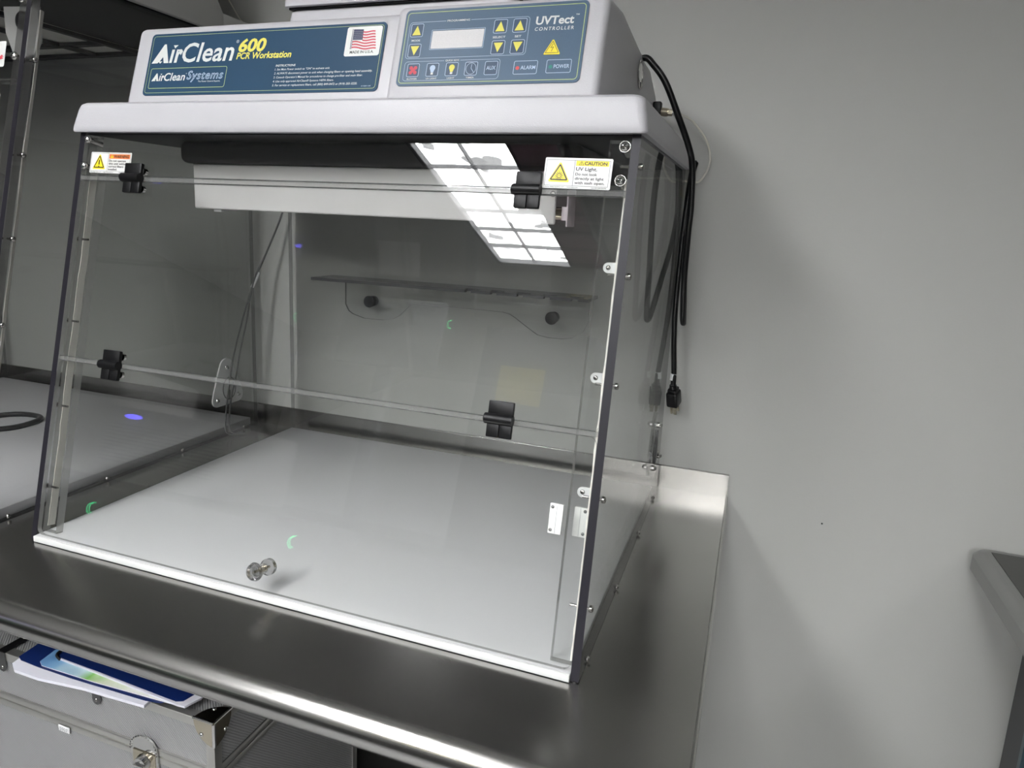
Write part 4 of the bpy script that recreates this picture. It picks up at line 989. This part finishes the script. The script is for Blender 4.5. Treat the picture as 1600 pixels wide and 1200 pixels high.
sheet('printed_leaflet', [(0.0050, -0.0070), (0.0160, -0.0130), (0.1150, -0.0110), (0.2060, -0.0060), (0.2480, -0.0035), (0.235, 0.15), (0.010, 0.14), (0.0000, 0.02)], zt + 0.0057, zt + 0.0068, m_leaflet, 'leaflet printed blue and green between two dark blue covers', 'leaflet', edge=m_paper)
def rep(mb):
    mb.prism([(0.0200, 0.0095), (0.0235, 0.0070), (0.1000, 0.0050), (0.2560, -0.0015), (0.2650, 0.0030), (0.2700, 0.0240), (0.245, 0.18), (0.020, 0.17)], zt + 0.0101, zt + 0.0108, m_blue_cover, 'z')
    mb.tube([(0.030, 0.006, zt + 0.008), (0.021, 0.008, zt + 0.0125), (0.021, 0.018, zt + 0.0145), (0.030, 0.028, zt + 0.0130)], 0.0022, m_black)
sheet('bound_report', [(0.0210, 0.0100), (0.0240, 0.0062), (0.1000, 0.0030), (0.2620, -0.0050), (0.2740, -0.0040), (0.2820, 0.0180), (0.250, 0.18), (0.020, 0.17)], zt + 0.0070, zt + 0.0100, m_paper, 'bound report with dark blue cover, topmost on the case', 'report', extra=rep)

# ------------------------------------------------------------------ lower counter at the right edge
rc = thing('side_counter', 'dark counter with rounded steel edge at the right edge of the photo', 'counter', (1.7, 0.3, ZF))
mb = MB(); mb.loft([(-0.050, 1.3320, 2.1, -0.6, 0.622, 0.022), (-0.046, 1.3280, 2.1, -0.605, 0.626, 0.022), (-0.022, 1.3280, 2.1, -0.605, 0.626, 0.022), (-0.013, 1.3350, 2.1, -0.598, 0.620, 0.020), (-0.0105, 1.3430, 2.1, -0.590, 0.612, 0.018)], pbr('counter_edge_grey', (0.26, 0.26, 0.25), 0.35, 0.5), n=8)
mb.build('countertop', rc)
mb = MB(); mb.box(1.352, 2.1, -0.58, 0.602, -0.0108, -0.0095, pbr('dark_counter_top', (0.045, 0.045, 0.04), 0.35)); mb.build('top_inlay', rc)
MB().box(1.46, 2.08, 0.30, 0.60, ZF, -0.05, m_dark).build('base_cabinet', rc)
mb = MB(); mb.box(1.420, 1.427, 0.530, 0.540, ZF, -0.052, m_cabedge); mb.box(1.427, 1.46, 0.531, 0.54, ZF, -0.052, m_beige); mb.box(1.421, 1.46, 0.541, 0.602, ZF, -0.052, m_dark); mb.build('side_frame', rc)

# ------------------------------------------------------------------ the room behind the camera (seen mirrored in the hood)
ob = thing('opposite_bench', 'long bench across the room, seen only as a reflection in the hood', 'bench', (-0.6, -2.2, ZF))
MB().box(-3.2, 1.0, -2.5, -1.62, -0.04, 0.0, m_steel, 0.004).build('worktop', ob)
MB().box(-3.15, 0.95, -2.45, -1.75, ZF, -0.04, m_dark).build('cabinet', ob)
dv = thing('tabletop_analyser', 'white tabletop analyser with vents and blue indicator, mirrored in the lower sash', 'analyser', (-1.35, -1.9, 0))
mb = MB(); mb.box(-1.72, -1.05, -2.15, -1.64, 0.0, 0.315, m_white, 0.012, 3)
for k in range(11): mb.box(-1.70, -1.07, -1.641, -1.6385, 0.075 + k * 0.016, 0.079 + k * 0.016, m_cabinet)
mb.build('base_unit', dv)
mb = MB(); mb.prism([(-1.57 + 0.045 * math.cos(k * math.pi / 8), 0.277 + 0.011 * math.sin(k * math.pi / 8)) for k in range(16)], -1.6395, -1.6375, m_blueled, 'y'); mb.build('indicator', dv)
d2 = thing('white_incubator', 'white boxy incubator with a recessed grip beside the analyser, seen only as a reflection', 'incubator', (-2.0, -1.95, 0))
MB().box(-2.34, -1.745, -2.20, -1.70, 0.0, 0.50, m_white, 0.03, 4).build('housing', d2)
MB().box(-2.25, -1.82, -1.702, -1.685, 0.34, 0.42, m_shell_grey, 0.008, 2).build('grip', d2)
for x, z, h in ((-1.515, -0.122, 0.40), (-0.545, -0.078, 0.40)):
    cp = thing('computer_tower', 'dark computer tower with green power ring, %s, seen only as a reflection' % ('left one' if x < -1 else 'right one'), 'computer', (x, -1.55, ZF))
    MB().box(x - 0.1, x + 0.1, -1.60, -1.52, z - 0.35, z + 0.08, m_dark, 0.004).build('case_shell', cp)
    mb = MB(); mb.tube([(x + 0.022 * math.cos(a), -1.517, z + 0.022 * math.sin(a)) for a in [math.pi * 0.45 + k * math.pi * 1.0 / 8 for k in range(9)]], 0.003, m_greenring, sub=2); mb.build('power_ring', cp)
    MB().box(x - 0.09, x + 0.09, -1.60, -1.53, ZF, z - 0.35, m_dark).build('stand', cp)
mon = thing('monitor', 'grey monitor on the opposite bench, seen only as a reflection', 'monitor', (-0.75, -2.2, 0))
MB().box(-1.0, -0.45, -2.22, -2.18, 0.75, 1.1, m_cabinet, 0.01).build('screen', mon)
MB().box(-0.76, -0.69, -2.25, -2.20, 0.0, 0.75, m_cabinet).build('stand', mon)
for i, (x0, x1, z0, z1, mm, lb) in enumerate(((-0.15, 0.35, 0.5, 0.95, m_dark, 'dark cabinet with large yellow notice across the room, seen only as a reflection'), (0.42, 0.85, 0.5, 0.95, m_dark, 'dark cabinet with small yellow notice across the room, seen only as a reflection'))):
    cb = thing('wall_cabinet', lb, 'cabinet', ((x0 + x1) / 2, -2.3, 0))
    MB().box(x0, x1, -2.45, -2.0, 0.0, z1, mm, 0.004).build('carcass', cb)
    MB().box(x0 + 0.10, x0 + (0.30 if i == 0 else 0.22), -1.998, -1.995, 0.62, 0.78, m_stickyel).build('notice', cb)
fc = thing('white_locker', 'pale tall locker added at the far right of the room for the bright reflection in the steel', 'locker', (1.8, -3.2, ZF))
MB().box(1.35, 2.9, -3.6, -3.2, ZF, 0.9, m_white, 0.006).build('carcass', fc)  # unseen, added to give the steel a bright reflection
